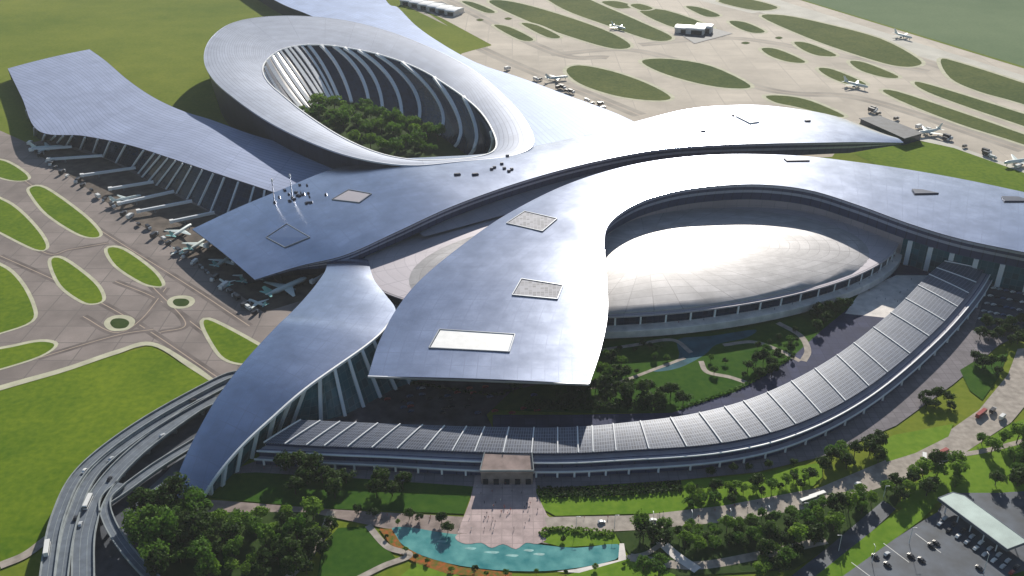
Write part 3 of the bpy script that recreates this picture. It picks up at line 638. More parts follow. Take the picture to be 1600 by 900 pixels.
for k in range(2, 72, 3):
    d = np.array([-.6, -.8, 0]); link('column', sweep('column', [Tf[k]+d, fb[k]+d], 1.7, 1.7), M['col'], cf)
Ub = UW+inward(UW, LW)*3; Ub[:, 2] = 0
link('back_wall', grid_mesh('back_wall', between(UW-np.array([0, 0, .8]), Ub, 3)), M['wall_dark'], con)
Ee = np.array([UW[0]*(1-t)+LW[0]*t for t in np.linspace(0, 1, 10)]); Eb = Ee+np.array([3, -3, 0]); Eb[:, 2] = 0
link('end_wall', grid_mesh('end_wall', between(Ee-np.array([0, 0, .8]), Eb, 3)), M['glass'], con)

# far concourse behind the ring
con2 = empty('concourse_building', P(720, 130), 'pale blue long concourse roof running away behind the ring hall', 'building', 'concourses')
BF = [(330, -60, 20, 575, -60, 20), (425, -2, 22, 603, 0, 22), (480, 22, 24, 622, 12, 23), (540, 48, 27, 650, 40, 25), (620, 85, 30, 690, 68, 28), (690, 120, 33, 745, 98, 30), (745, 158, 36, 815, 122, 33), (785, 195, 39, 890, 150, 37), (810, 226, 42, 960, 176, 41), (830, 250, 43, 1010, 200, 43)]
UF, LF = pair(BF, 80); GF = loft(UF, LF, 11, 1.0)
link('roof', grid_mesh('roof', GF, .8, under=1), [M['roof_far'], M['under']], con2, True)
for E_, O_ in ((UF, LF), (LF, UF)):
    Bq = E_+inward(E_, O_)*4; Bq[:, 2] = 0
    link('glass_facade', grid_mesh('glass_facade', between(E_-np.array([0, 0, .8]), Bq, 3)), M['glass'], con2)

# ------------------------------------------------------------------ arched gallery
gal = empty('gallery_building', P(1000, 690), 'long curved gallery with white ribbed glass canopy around the garden', 'building')
GI = [(470, 656, 16), (560, 660, 16), (660, 664, 16), (760, 667, 16), (870, 668, 16), (960, 662, 16), (1090, 645, 16), (1200, 612, 16), (1305, 556, 16), (1392, 488, 16), (1450, 430, 16), (1488, 398, 17)]
GO = [(412, 692, 13), (510, 697, 13), (620, 701, 13), (745, 706, 13), (870, 708, 13), (965, 704, 13), (1125, 692, 13), (1245, 662, 13), (1355, 605, 13), (1452, 525, 13), (1512, 460, 13), (1550, 402, 14)]
nI = 160
GIv, GOv = spline(PL(GI), nI), spline(PL(GO), nI)
GC = loft(GIv, GOv, 7, .3)
gc = link('glass_canopy', grid_mesh('glass_canopy', GC, .5), M['canopy'], gal)
LL = clen((GIv+GOv)/2)[-1]; nr = 33
for k in range(nr+1):
    i = min(nI-1, round(k*(nI-1)/nr)); link('rib', sweep('rib', GC[i]+np.array([0, 0, .3]), .7, .7), M['whitefin'], gc)
dO = inward(GOv, GIv)
link('gutter', grid_mesh('gutter', skirt(GOv, dO, [(0, .5), (1.2, .6), (1.2, 2.6)])), M['louvre_dark'], gal)
link('upper_deck', grid_mesh('upper_deck', skirt(GOv, dO, [(1.5, 2.6), (-2.2, 3.0), (-2.4, 3.1), (-3.2, 3.2), (-5.5, 3.4), (-5.5, 4.1), (-5.4, 4.9), (-4.5, 5.2)]), rowmats=[0, 0, 1, 0, 0, 1, 0]), [M['lilac'], M['louvre_dark']], gal)
for ins, dr in ((5.6, 3.2), (8.1, 8.1)):
    link('rail', sweep('rail', GOv-dO*ins-np.array([0, 0, dr]), .8, .8), M['whitefin'], gal)
w1 = link('window_band', grid_mesh('window_band', skirt(GOv, dO, [(-4.2, 5.2), (-4.2, 8.0)])), M['louvre_dark'], gal)
link('lower_deck', grid_mesh('lower_deck', skirt(GOv, dO, [(-4.2, 8.0), (-8, 8.3), (-8, 9.6), (-7.2, 9.7)])), M['lilac'], gal)
w2 = link('window_band', grid_mesh('window_band', skirt(GOv, dO, [(-7.2, 9.6), (-7.2, 13)])), M['louvre_dark'], gal)
for k in range(2, nI-2, 4):
    p = GOv[k]-dO[k]*7.6; p2 = p.copy(); p[2] = 4.4; p2[2] = 0
    link('column', sweep('column', [p, p2], 1.2, 1.2), M['whitefin'], w2)
iS = skirt(GIv, inward(GIv, GOv), [(0, .4), (-3.5, 8), (-3.5, 16)])
link('inner_glazing', grid_mesh('inner_glazing', iS), M['canopy_side'], gal)

# entrance bridge
br = empty('entrance_bridge', P(790, 725), 'brown entrance porch bridging from the gallery onto the front plaza', 'bridge')
A = PL([(757, 709), (831, 709)], 12.5); Bq = PL([(750, 737), (834, 737)], 10)
link('deck', grid_mesh('deck', np.stack([np.array([A[0]*(1-t)+Bq[0]*t for t in np.linspace(0, 1, 6)]), np.array([A[1]*(1-t)+Bq[1]*t for t in np.linspace(0, 1, 6)])], 1), 1.0), M['bridge'], br)
edge = np.array([A[0], Bq[0], Bq[1], A[1]]); inn = edge*.97+edge.mean(0)*.03; low = inn.copy(); inn[:, 2] -= 1; low[:, 2] = 0
link('abutment', grid_mesh('abutment', between(inn, low, 3)), M['pathpink'], br)
for a, b in ((A[0], Bq[0]), (A[1], Bq[1]), (Bq[0], Bq[1])):
    link('parapet', sweep('parapet', [a+[0, 0, .7], b+[0, 0, .7]], .5, 1.2), M['parapet'], br)
for k in range(5):
    q = Bq[0]*(1-(k+.5)/5)+Bq[1]*((k+.5)/5); link('doorway', boxes('doorway', [(q[0], q[1]-.2, 2.2, 3.2, .6, 4.2, 0)]), M['dark'], br)

# ------------------------------------------------------------------ viaducts
def viaduct(label, pts, h, wd, piers=True, walls=True, lanes=2):
    A = spline(PL([(p[0], p[1], h if len(p) < 3 else p[2]) for p in pts]), 60); t = np.gradient(A, axis=0); nn = np.stack([-t[:, 1], t[:, 0], 0*t[:, 0]], 1); nn /= np.linalg.norm(nn, axis=1)[:, None]
    e = empty('viaduct', (A[30][0], A[30][1], 0), label, 'viaduct', 'viaducts at the lower left')
    link('deck', grid_mesh('deck', np.stack([A+nn*wd/2, A-nn*wd/2], 1), 1.2), M['deck'], e)
    for s in (1, -1): link('parapet', sweep('parapet', A+nn*s*(wd/2)+np.array([0, 0, .55]), .7, 1.3), M['parapet'], e)
    for q in np.linspace(-wd/2, wd/2, lanes+1)[1:-1]:
        link('lane_line', grid_mesh('lane_line', np.stack([A+nn*(q+.13), A+nn*(q-.13)], 1)+np.array([0, 0, .05])), M['parapet'], e)
    if piers:
        L = clen(A)[-1]
        for s in np.arange(12, L, 24):
            p = at_len(A, s); link('pier', boxes('pier', [(p[0], p[1], (p[2]-1.2)/2, 2.2, 2.2, p[2]-1.2, 0)]), M['parapet'], e)
    return A, nn, e
V1 = viaduct('outermost narrow viaduct curving along the edge of the bright grass', [(380, 583), (340, 596), (222, 662), (131, 733), (92, 805), (76, 886), (68, 980)], 9.5, 7.2)
V0 = viaduct('viaduct running parallel just inside the outermost one', [(380, 594), (345, 606), (237, 668), (152, 735), (115, 806), (98, 888), (92, 980)], 8.5, 6.6)
V2 = viaduct('middle viaduct curving between the outer viaduct and the arm tip', [(340, 622), (300, 642), (215, 705), (160, 765), (134, 828), (130, 905), (132, 980)], 8, 11, lanes=3)
V3 = viaduct('short pale ramp viaduct passing beside the curved arm roof', [(330, 678), (300, 695), (245, 729), (195, 765), (165, 785)], 6, 7)
V4 = viaduct('narrow viaduct bending down right past the lower left trees', [(190, 755), (165, 782), (172, 818), (200, 862), (242, 908), (280, 950)], 8, 6)
stripe('road', [(300, 705), (268, 740), (232, 775), (205, 815), (200, 850)], 7, Z5, M['deck'])

# ------------------------------------------------------------------ repeat helpers
def copy_tree(o, parent=None):
    c = o.copy(); C.objects.link(c); c.parent = parent
    for ch in list(o.children): copy_tree(ch, c)
    return c
protos = {}
def place(key, builder, loc, rz, label, group, scale=1.0):
    if key not in protos:
        protos[key] = o = builder()
    else: o = copy_tree(protos[key])
    o.location = Vector(loc); o.rotation_euler = (0, 0, rz); o.scale = (scale,)*3
    o['label'] = label; o['group'] = group
    return o

# trees -------------------------------------------------------------
def crown_mesh(seed, nc, nl, leaf, sq=1.0):
    r = np.random.default_rng(seed); V, f, tone = [], [], []
    cl = []
    for k in range(nc):
        d = r.normal(size=3); d /= np.linalg.norm(d); d[2] = abs(d[2])*1.2-.35
        rad = r.uniform(.35, 1.0)**.7
        cl.append((np.array([d[0]*rad*.40, d[1]*rad*.40, .60+d[2]*rad*.34*sq]), r.uniform(.14, .23), r.uniform(0, 1)))
    for c, R, tn in cl:
        for q in range(nl):
            d = r.normal(size=3); d /= np.linalg.norm(d); p = c+d*R*r.uniform(.5, 1.05)*np.array([1, 1, .8])
            nrm = d+r.normal(size=3)*.5; nrm /= np.linalg.norm(nrm); a = np.cross(nrm, [0, 0, 1.0])+1e-3; a /= np.linalg.norm(a); b = np.cross(nrm, a)
            s = leaf*r.uniform(.6, 1.3); k = len(V)
            V += [p-a*s-b*s*.6, p+a*s-b*s*.6, p+a*s*.6+b*s, p-a*s*.6+b*s]; f.append((k, k+1, k+2, k+3)); tone += [min(1, max(0, tn*.7+r.uniform(0, .3)))]*4
    me = mesh('crown', V, f); at = me.attributes.new('tone', 'FLOAT', 'POINT'); at.data.foreach_set('value', np.array(tone, np.float32)); return me
def trunk_mesh(seed):
    r = np.random.default_rng(seed); bm = bmesh.new()
    def limb(a, b, r0, r1):
        d = Vector(b)-Vector(a); m_ = d.to_track_quat('Z', 'Y').to_matrix().to_4x4(); m_.translation = (Vector(a)+Vector(b))/2
        bmesh.ops.create_cone(bm, cap_ends=True, segments=6, radius1=r0, radius2=r1, depth=d.length, matrix=m_)
    limb((0, 0, -.01), (.01, .01, .5), .03, .018)
    for k in range(5):
        a = k*1.3+r.uniform(0, .6); limb((.005, .005, .3+.04*k), (.26*math.cos(a), .26*math.sin(a), .58+.06*r.uniform(-1, 1)), .014, .005)
    me = bpy.data.meshes.new('trunk'); bm.to_mesh(me); bm.free(); return me
TM = {}
def tree_builder(var):
    def f():
        ABS[0] = False
        e = empty('tree', (0, 0, 0), 'tree', 'tree')
        link('crown', crown_mesh(var[0], var[1], var[2], var[3], var[4]), M[var[5]], e); link('trunk', trunk_mesh(var[0]), M['bark'], e)
        ABS[0] = True; return e
    return f
KIND = {'deep': [(11, 16, 64, .04, 1.0, 'leafA'), (12, 20, 54, .04, 1.15, 'leafA')], 'mid': [(21, 16, 64, .04, 1.0, 'leafB'), (22, 14, 66, .042, .9, 'leafB')], 'yellow': [(31, 16, 60, .04, .9, 'leafC')]}
def inpoly(x, y, p):
    c = False; j = len(p)-1
    for i in range(len(p)):
        if ((p[i][1] > y) != (p[j][1] > y)) and (x < (p[j][0]-p[i][0])*(y-p[i][1])/(p[j][1]-p[i][1])+p[i][0]): c = not c
        j = i
    return c
allp = []
def tree_at(x, y, s, kind, label, group):
    v = random.randrange(len(KIND[kind])); p = P(x, y, .1)
    o = place(('tree', kind, v), tree_builder(KIND[kind][v]), p, random.uniform(0, 6.28), label, group, s)
    o.scale = (s*random.uniform(.82, 1.12), s*random.uniform(.82, 1.12), s*random.uniform(.85, 1.25))
def scatter(poly, n, smin, smax, kinds, label, group, gap=.55, avoid=()):
    xs = [p[0] for p in poly]; ys = [p[1] for p in poly]; got = []; tries = 0
    while len(got) < n and tries < n*60:
        tries += 1; x, y = random.uniform(min(xs), max(xs)), random.uniform(min(ys), max(ys))
        if not inpoly(x, y, poly) or any(inpoly(x, y, a) for a in avoid): continue
        s = random.uniform(smin, smax); p = P(x, y, 0)
        if any(math.hypot(p[0]-q[0], p[1]-q[1]) < gap*(s+q[2])/2 for q in got): continue
        got.append((p[0], p[1], s)); k = random.choice(kinds)
        tree_at(x, y, s, k, label[k], group)
def lab(where):
    return {'deep': 'dark green leafy tree '+where, 'mid': 'mid green rounded tree '+where, 'yellow': 'yellow green bushy tree '+where}
scatter([(462, 184), (500, 165), (600, 178), (680, 215), (735, 246), (640, 250), (585, 240), (520, 214)], 58, 12, 24, ['mid', 'mid', 'yellow'], lab('in the oval court of the ring hall'), 'trees in the ring court', .5)
scatter([(210, 800), (260, 785), (320, 795), (330, 905), (250, 905), (215, 850)], 20, 13, 21, ['deep', 'mid', 'mid'], lab('in the clump below the arm tip'), 'trees below the arm tip', .5)
scatter([(335, 806), (500, 808), (495, 850), (440, 905), (335, 905)], 26, 8, 16, ['deep', 'deep', 'mid', 'yellow'], lab('in the dark wood left of the winding path'), 'trees in the lower left wood', .6)
scatter([(510, 830), (530, 828), (505, 870), (475, 905), (455, 905)], 8, 9, 13, ['deep'], lab('along the winding path'), 'trees along the winding path')
scatter([(440, 738), (490, 725), (490, 770), (440, 780)], 5, 13, 17, ['deep'], lab('on the shaded lawn beside the arm'), 'trees on the shaded lawn')
scatter([(500, 748), (545, 748), (545, 780), (500, 780)], 4, 12, 16, ['deep'], lab('in the middle of the shaded lawn'), 'trees on the shaded lawn middle')
scatter([(585, 750), (630, 752), (630, 790), (585, 788)], 4, 12, 16, ['deep'], lab('at the right of the shaded lawn'), 'trees on the shaded lawn right')
scatter([(775, 610), (885, 560), (910, 600), (1060, 610), (1070, 640), (900, 640), (860, 630)], 34, 8, 13, ['deep'], lab('in the hedge grove under the roof finger'), 'trees in the garden grove', .5)
scatter([(1165, 570), (1215, 565), (1215, 590), (1165, 600)], 7, 9, 12, ['deep'], lab('in the garden by the dark plaza'), 'trees by the slate plaza', .5)
scatter([(1265, 490), (1330, 480), (1310, 495), (1270, 525)], 9, 9, 12, ['deep'], lab('between the dome and the dark plaza'), 'trees beside the dome', .5)
scatter([(920, 565), (985, 570), (980, 595), (920, 600)], 7, 8, 11, ['deep', 'mid'], lab('beside the finger tip in the garden'), 'trees beside the finger tip', .5)
scatter([(1080, 768), (1180, 760), (1275, 745), (1265, 762), (1100, 795), (1060, 795)], 24, 6, 9.5, ['deep', 'mid', 'yellow'], lab('between the long lawn and the promenade'), 'trees along the promenade lawn', .6)
scatter([(1280, 715), (1310, 705), (1340, 715), (1320, 740), (1285, 740)], 7, 9, 12, ['deep', 'mid'], lab('by the gallery end of the lawn'), 'trees by the gallery', .6)
scatter([(1340, 700), (1372, 695), (1378, 720), (1350, 735)], 4, 10, 13, ['deep'], lab('left of the small bright lawn'), 'trees left of the bright lawn', .6)
scatter([(985, 828), (1130, 822), (1270, 795), (1290, 800), (1180, 860), (1060, 865), (1000, 850)], 34, 6, 13, ['deep', 'mid', 'yellow', 'mid'], lab('below the promenade right of the pond'), 'trees below the promenade', .6)
scatter([(1200, 858), (1310, 800), (1345, 775), (1370, 785), (1300, 840), (1240, 890), (1180, 905)], 22, 8, 15, ['deep', 'mid', 'yellow'], lab('bordering the dark car park'), 'trees bordering the car park', .55)
scatter([(1380, 770), (1440, 735), (1490, 725), (1500, 760), (1450, 775), (1410, 795)], 14, 9, 14, ['deep', 'yellow'], lab('above the car park shelter'), 'trees above the shelter', .55)
scatter([(1530, 695), (1640, 680), (1640, 770), (1540, 765)], 14, 9, 14, ['deep', 'mid', 'yellow'], lab('at the right edge behind the shelter'), 'trees at the right edge', .55)
scatter([(1532, 508), (1610, 505), (1610, 545), (1528, 545)], 14, 9, 12, ['deep'], lab('in the block beside the curved gallery'), 'trees beside the gallery', .45)
scatter([(1430, 625), (1480, 600), (1500, 640), (1440, 655)], 7, 7, 10, ['deep'], lab('on the paving left of the brown promenade'), 'trees on the paving', .55)
scatter([(1490, 580), (1520, 562), (1580, 556), (1565, 572), (1545, 615), (1555, 590), (1515, 572)], 8, 7, 10, ['deep'], lab('around the small right lawn'), 'trees round the right lawn', .5)
scatter([(960, 890), (1040, 885), (1030, 905), (980, 905)], 3, 8, 11, ['mid'], lab('on the lawn below the pond'), 'trees below the pond')
scatter([(330, 880), (380, 885), (360, 905), (320, 905)], 2, 9, 11, ['yellow'], lab('at the bottom edge'), 'trees at the bottom edge')
tree_at(1005, 845, 15, 'deep', 'large dark tree at the right end of the pond', 'trees at the pond')
for x in (1110, 1145, 1170, 1200, 1240):
    tree_at(x, 742-(x-1110)*.11, 6.5, 'deep', 'small dark tree in the row on the gallery pavement', 'trees on the gallery pavement')
for x, y in ((655, 815), (640, 812), (560, 803), (583, 808), (700, 833), (690, 818)):
    tree_at(x, y, random.uniform(6, 9), 'deep', 'small dark tree along the brown path', 'trees along the brown path')

# ------------------------------------------------------------------ vehicles, aircraft, people
def local(f):
    def g():
        ABS[0] = False; e = f(); ABS[0] = True; return e
    return g
def prism(name, outline, y0, y1, taper=1.0):
    """side outline in x,z extruded across y"""
    n = len(outline); V = []
    for y in (y0, y1):
        for x, z in outline: V.append((x, y, z))
    f = [tuple(range(n-1, -1, -1)), tuple(range(n, 2*n))]+[(i, (i+1) % n, n+(i+1) % n, n+i) for i in range(n)]
    me = mesh(name, V, f); bm = bmesh.new(); bm.from_mesh(me); bmesh.ops.recalc_face_normals(bm, faces=bm.faces)
    bmesh.ops.bevel(bm, geom=bm.edges[:], offset=.06, segments=1, affect='EDGES'); bm.to_mesh(me); bm.free(); return me
def wheel(r, wd):
    bm = bmesh.new(); bmesh.ops.create_cone(bm, cap_ends=True, segments=14, radius1=r, radius2=r, depth=wd, matrix=Matrix.Rotation(math.pi/2, 4, 'X'))
    me = bpy.data.meshes.new('wheel'); bm.to_mesh(me); bm.free(); return me
def add_wheels(e, xs, y, r):
    wm = wheel(r, .24)
    for x in xs:
        for sy in (-1, 1):
            o = link('wheel', wm, M['tyre'], e); o.location = (x, sy*y, r)
def car_builder(paint):
    def f():
        e = empty('parked_car', (0, 0, 0), 'car', 'car')
        link('body', prism('body', [(-2.25, .35), (2.25, .35), (2.3, .75), (1.3, .95), (.6, 1.45), (-1.2, 1.5), (-2.0, 1.0), (-2.3, .9)], -.9, .9), M[paint], e)
        link('windows', prism('windows', [(1.15, .98), (.55, 1.38), (-1.1, 1.42), (-1.8, 1.02)], -.93, .93), M['carglass'], e)
        add_wheels(e, (-1.4, 1.4), .82, .34); return e
    return local(f)
def bus_builder(paint):
    def f():
        e = empty('bus', (0, 0, 0), 'bus', 'bus')
        link('body', prism('body', [(-5.8, .45), (5.8, .45), (5.8, 2.6), (5.5, 3.2), (-5.8, 3.2)], -1.25, 1.25), M[paint], e)
        link('windows', prism('windows', [(-5.4, 1.5), (5.9, 1.5), (5.85, 2.5), (-5.4, 2.5)], -1.29, 1.29), M['carglass'], e)
        add_wheels(e, (-3.6, 3.8), 1.1, .5); return e
    return local(f)
def truck_builder(paint):
    def f():
        e = empty('service_truck', (0, 0, 0), 'service truck', 'truck')
        link('cargo_box', prism('cargo_box', [(-3.4, .8), (1.6, .8), (1.6, 3.2), (-3.4, 3.2)], -1.2, 1.2), M[paint], e)
        link('cab', prism('cab', [(1.8, .5), (3.6, .5), (3.6, 1.5), (3.2, 2.5), (1.8, 2.5)], -1.15, 1.15), M['silver'], e)
        add_wheels(e, (-2.3, 2.5), 1.0, .48); return e
    return local(f)
def plane_builder(tail):
    def f():
        e = empty('airliner', (0, 0, 0), 'airliner', 'airliner')
        prof = [(19, 0, 4.0), (18.4, .9, 4.0), (17, 1.5, 4.1), (14, 1.95, 4.2), (-8, 1.95, 4.2), (-13, 1.4, 4.6), (-17.5, .55, 5.2), (-18.5, .05, 5.4)]
        V, fc = [], []; k = 16
        for x, r, z in prof:
            for i in range(k): V.append((x, r*math.cos(i*2*math.pi/k), z+r*math.sin(i*2*math.pi/k)))
        for i in range(len(prof)-1):
            for q in range(k): fc.append((i*k+q, i*k+(q+1) % k, (i+1)*k+(q+1) % k, (i+1)*k+q))
        link('fuselage', mesh('fuselage', V, fc), M['plane'], e, True)
        def wing(name, root, tip, cr, ct, m, th=.5, vert=False):
            (x0, y0, z0), (x1, y1, z1) = root, tip; V = []
            for (x, y, z, c, t) in ((x0, y0, z0, cr, th), (x1, y1, z1, ct, th*.4)):
                for dx, dt in ((0, 0), (-c*.4, t/2), (-c, 0), (-c*.4, -t/2)):
                    V.append((x+dx, y+(dt if vert else 0), z+(0 if vert else dt)))
            return link(name, mesh(name, V, [(0, 1, 2, 3), (7, 6, 5, 4)]+[(i, (i+1) % 4, 4+(i+1) % 4, 4+i) for i in range(4)]), m, e)
        for s in (1, -1):
            wing('wing', (5, s*1.2, 3.3), (-5, s*17, 4.8), 8, 2.2, M['plane'], .9)
            wing('tailplane', (-13, s*.6, 5), (-17, s*6.6, 5.6), 4, 1.6, M[tail], .4)
            V, fc = [], []
            for x, r in ((4.6, 1.05), (4.2, 1.25), (1.2, .9), (1.0, .5)):
                for i in range(12): V.append((x-1.2, s*5.8+r*math.cos(i*math.pi/6), 2.3+r*math.sin(i*math.pi/6)))
            for i in range(3):
                for q in range(12): fc.append((i*12+q, i*12+(q+1) % 12, (i+1)*12+(q+1) % 12, (i+1)*12+q))
            fc += [tuple(range(11, -1, -1)), tuple(range(36, 48))]
            link('engine', mesh('engine', V, fc), M['engine'], e)
            link('landing_gear', boxes('landing_gear', [(-1.5, s*3.4, 1.0, 1.2, .5, 2.0, 0), (-1.5, s*3.4, .5, 2, .9, 1.0, 0)]), M['tyre'], e)
        wing('tail_fin', (-11, 0, 5.6), (-17.5, 0, 12), 6.5, 2.8, M[tail], .5, True)
        link('nose_gear', boxes('nose_gear', [(14.5, 0, 1.1, .7, .5, 2.2, 0)]), M['tyre'], e)
        return e
    return local(f)
def heading(x0, y0, x1, y1):
    a, b = P(x0, y0), P(x1, y1); return math.atan2(b[1]-a[1], b[0]-a[0])
def vehicle(kind, x, y, tx, ty, label, group, z=.9, s=1.0):
    key, b = {'car_w': ('cw', car_builder('whitecar')), 'car_s': ('cs', car_builder('silver')), 'car_k': ('ck', car_builder('black')), 'car_r': ('cr', car_builder('red')), 'car_b': ('cb', car_builder('blue')),
              'bus': ('bus', bus_builder('whitecar')), 'bus_r': ('busr', bus_builder('red')), 'truck': ('tk', truck_builder('black')), 'truck_w': ('tw', truck_builder('whitecar')),
              'plane': ('pl', plane_builder('plane')), 'plane_m': ('plm', plane_builder('mint'))}[kind]
    p = P(x, y, 0); p[2] = z if z > 2 else .05+ZC[0]*.004
    return place(key, b, p, heading(x, y, tx, ty), label, group, s)
cname = {'car_w': 'white', 'car_s': 'silver', 'car_k': 'black', 'car_r': 'dark red', 'car_b': 'blue'}
# airliners by the left stands
for x, y, tx, ty, k, s, lb in [
    (448, 457, 490, 438, 'plane_m', 1.15, 'large white airliner nosed in below the left corner of the upper band'), (393, 437, 408, 424, 'plane_m', .85, 'pale airliner second from the left corner of the upper band'),
    (352, 413, 372, 400, 'plane_m', .8, 'pale airliner parked midway along the left edge of the upper band'), (312, 387, 332, 374, 'plane_m', .85, 'mint tailed airliner near the top of the left edge of the upper band'),
    (284, 367, 304, 354, 'plane_m', .85, 'mint tailed airliner at the upper corner of the upper band'), (198, 316, 226, 310, 'plane', .8, 'white airliner parked among the jet bridges of the left concourse'),
    (403, 478, 388, 472, 'plane_m', .55, 'small mint airliner taxiing out beyond the large white airliner'), (352, 446, 340, 438, 'plane_m', .5, 'small mint airliner on the apron beside two grass islands'),
    (279, 396, 266, 388, 'plane_m', .5, 'small airliner rolling along the stand road near the upper corner'), (75, 236, 110, 234, 'plane', .95, 'white airliner at the outermost left stand')]:
    vehicle(k, x, y, tx, ty, lb, 'airliners at the left stands', s=s)
for x, y, tx, ty, s, lb in [(1410, 60, 1440, 68, 1.0, 'white airliner on the far runway'), (966, 46, 990, 52, .9, 'white airliner on the taxiway between two long grass strips'), (1336, 137, 1370, 145, 1.0, 'white airliner crossing the apron near two slim grass ovals'),
                          (1450, 211, 1412, 217, 1.0, 'white airliner parked by the dark pier at the bright grass'), (1590, 258, 1560, 262, 1.05, 'white airliner at the right edge by the bright grass'), (870, 126, 890, 124, .9, 'white airliner beside the far concourse roof')]:
    vehicle('plane', x, y, tx, ty, lb, 'airliners on the far apron', s=s)
# jet bridges
def jet_bridge(x0, y0, x1, y1, lb):
    a, b = P(x0, y0, 6), P(x1, y1, 5); e = empty('jet_bridge', (b[0], b[1], 0), lb, 'jet bridge', 'jet bridges')
    link('corridor', sweep('corridor', [a, a*.5+b*.5, b], 2.3, 2.6), M['col'], e)
    an = math.atan2(b[1]-a[1], b[0]-a[0]); link('cab', boxes('cab', [(b[0], b[1], 5.2, 3.6, 3.6, 3.2, an)]), M['white'], e)
    q = a*.3+b*.7; link('support', boxes('support', [(q[0], q[1], 2, 1.4, 2.6, 4, an)]), M['engine'], e)
for i, (x0, y0, x1, y1) in enumerate([(112, 229, 48, 234), (160, 243, 76, 249), (212, 262, 128, 274), (240, 284, 172, 295), (272, 299, 186, 318), (300, 314, 216, 330), (335, 332, 268, 346), (515, 425, 488, 440), (330, 378, 322, 384), (372, 404, 366, 408)]):
    jet_bridge(x0, y0, x1, y1, ['white jet bridge at the outer end of the left concourse', 'white jet bridge second from the outer end of the left concourse', 'white jet bridge before the shortest slanted columns', 'white jet bridge over the brown stand in the middle', 'long white jet bridge beside the parked airliner', 'long white jet bridge next to the last brown stand', 'white jet bridge nearest the upper band corner', 'white jet bridge reaching the large white airliner', 'short jet bridge at the upper edge of the band', 'short jet bridge midway along the band edge'][i])
# stand road traffic
rp = spline(np.array([(44, 226, 0), (75, 252, 0), (110, 278, 0), (160, 312, 0), (210, 348, 0), (262, 382, 0), (310, 418, 0), (360, 460, 0), (400, 492, 0)], float), 34)
for i, (x, y, _) in enumerate(rp):
    x += random.uniform(-4, 4); y += random.uniform(-3, 3)
    vehicle('truck' if i % 4 else 'truck_w', x, y, x+30*random.choice((1, -1)), y+22*random.choice((1, -1)), ('dark' if i % 4 else 'white')+' service truck on the stand road of the left apron', 'service trucks on the left stand road', s=random.uniform(.9, 1.5))
for i in range(26):
    t = random.random(); x, y = (1352+t*240, 170+t*92) if i % 2 else (785+t*190, 104+t*78)
    y += random.uniform(-3, 3)
    vehicle('truck' if i % 3 else 'truck_w', x, y, x+30, y+10*random.choice((1, -1)), ('dark' if i % 3 else 'white')+' service truck '+('near the dark pier on the right apron' if i % 2 else 'along the far concourse'), 'service trucks on the right apron' if i % 2 else 'service trucks by the far concourse', s=random.uniform(1.0, 1.8))
# viaduct, road and car park traffic
def on_viaduct(V, idx, off, kind, lb, rev=False):
    A, nn, e = V; p = A[idx]+nn[idx]*off; d = A[idx+1]-A[idx]
    key, b = {'bus': ('bus', bus_builder('whitecar')), 'bus_r': ('busr', bus_builder('red')), 'car_w': ('cw', car_builder('whitecar')), 'car_k': ('ck', car_builder('black')), 'car_s': ('cs', car_builder('silver'))}[kind]
    place(key, b, (p[0], p[1], p[2]+.06), math.atan2(d[1], d[0])+(math.pi if rev else 0), lb, 'vehicles on the viaducts')
on_viaduct(V1, 46, -1.8, 'bus', 'white bus on the lower part of the outermost viaduct', True); on_viaduct(V2, 33, -3.5, 'bus', 'white bus on the bend of the middle viaduct')
on_viaduct(V1, 30, 1.8, 'car_w', 'white car at the bend of the outermost viaduct')
for i in range(3): on_viaduct(V0, 14+i*13, random.choice((-1.7, 1.7)), random.choice(('car_k', 'car_s')), 'small car on the viaduct inside the outermost one', i % 2 == 0)
for i in range(3): on_viaduct(V2, 16+i*11, random.choice((-3.6, 0, 3.6)), random.choice(('car_k', 'car_s')), 'small car driving along the middle viaduct', i % 2 == 0)
for x, y, tx, ty, k, lb in [(1276, 779, 1320, 764, 'bus', 'white bus on the promenade below the long lawn'), (1443, 722, 1443, 700, 'bus', 'white bus standing across the promenade'), (1468, 727, 1490, 715, 'car_w', 'white car behind the standing bus'), (1340, 758, 1370, 748, 'car_w', 'white car on the middle of the promenade'),
                          (1385, 868, 1400, 858, 'car_s', 'lone silver car in the dark car park'), (1532, 650, 1555, 632, 'bus_r', 'dark red bus at the top of the promenade'), (1550, 645, 1575, 620, 'truck', 'dark truck beside the red bus'), (1565, 655, 1590, 630, 'truck_w', 'white truck behind the red bus'), (1262, 785, 1300, 772, 'bus', 'white bus following another on the promenade'), (1470, 712, 1490, 702, 'bus_r', 'dark red bus behind the standing white bus'), (1020, 815, 1060, 810, 'car_w', 'white car on the left part of the promenade'), (940, 818, 980, 815, 'car_s', 'silver car at the plaza end of the promenade')]:
    vehicle(k, x, y, tx, ty, lb, 'vehicles on the promenade' if 'car park' not in lb else 'cars in the dark car park')
for i in range(9):
    for r in range(2):
        x, y = 1476+i*14+r*-8, 812+i*9.5+r*9; k = random.choice(('car_w', 'car_w', 'car_k', 'car_r', 'car_s'))
        vehicle(k, x, y, x+14, y-12, cname[k]+' car parked beside the grey green shelter', 'cars parked at the shelter')
for i in range(6):
    for r in range(5):
        x, y = 1552+i*10+r*-5, 452+r*12+i*2; k = random.choice(('car_w', 'car_w', 'car_s', 'car_k', 'car_b'))
        vehicle(k, x, y, x+10, y-1, cname[k]+' car in the small car park beside the gallery', 'cars in the gallery car park')
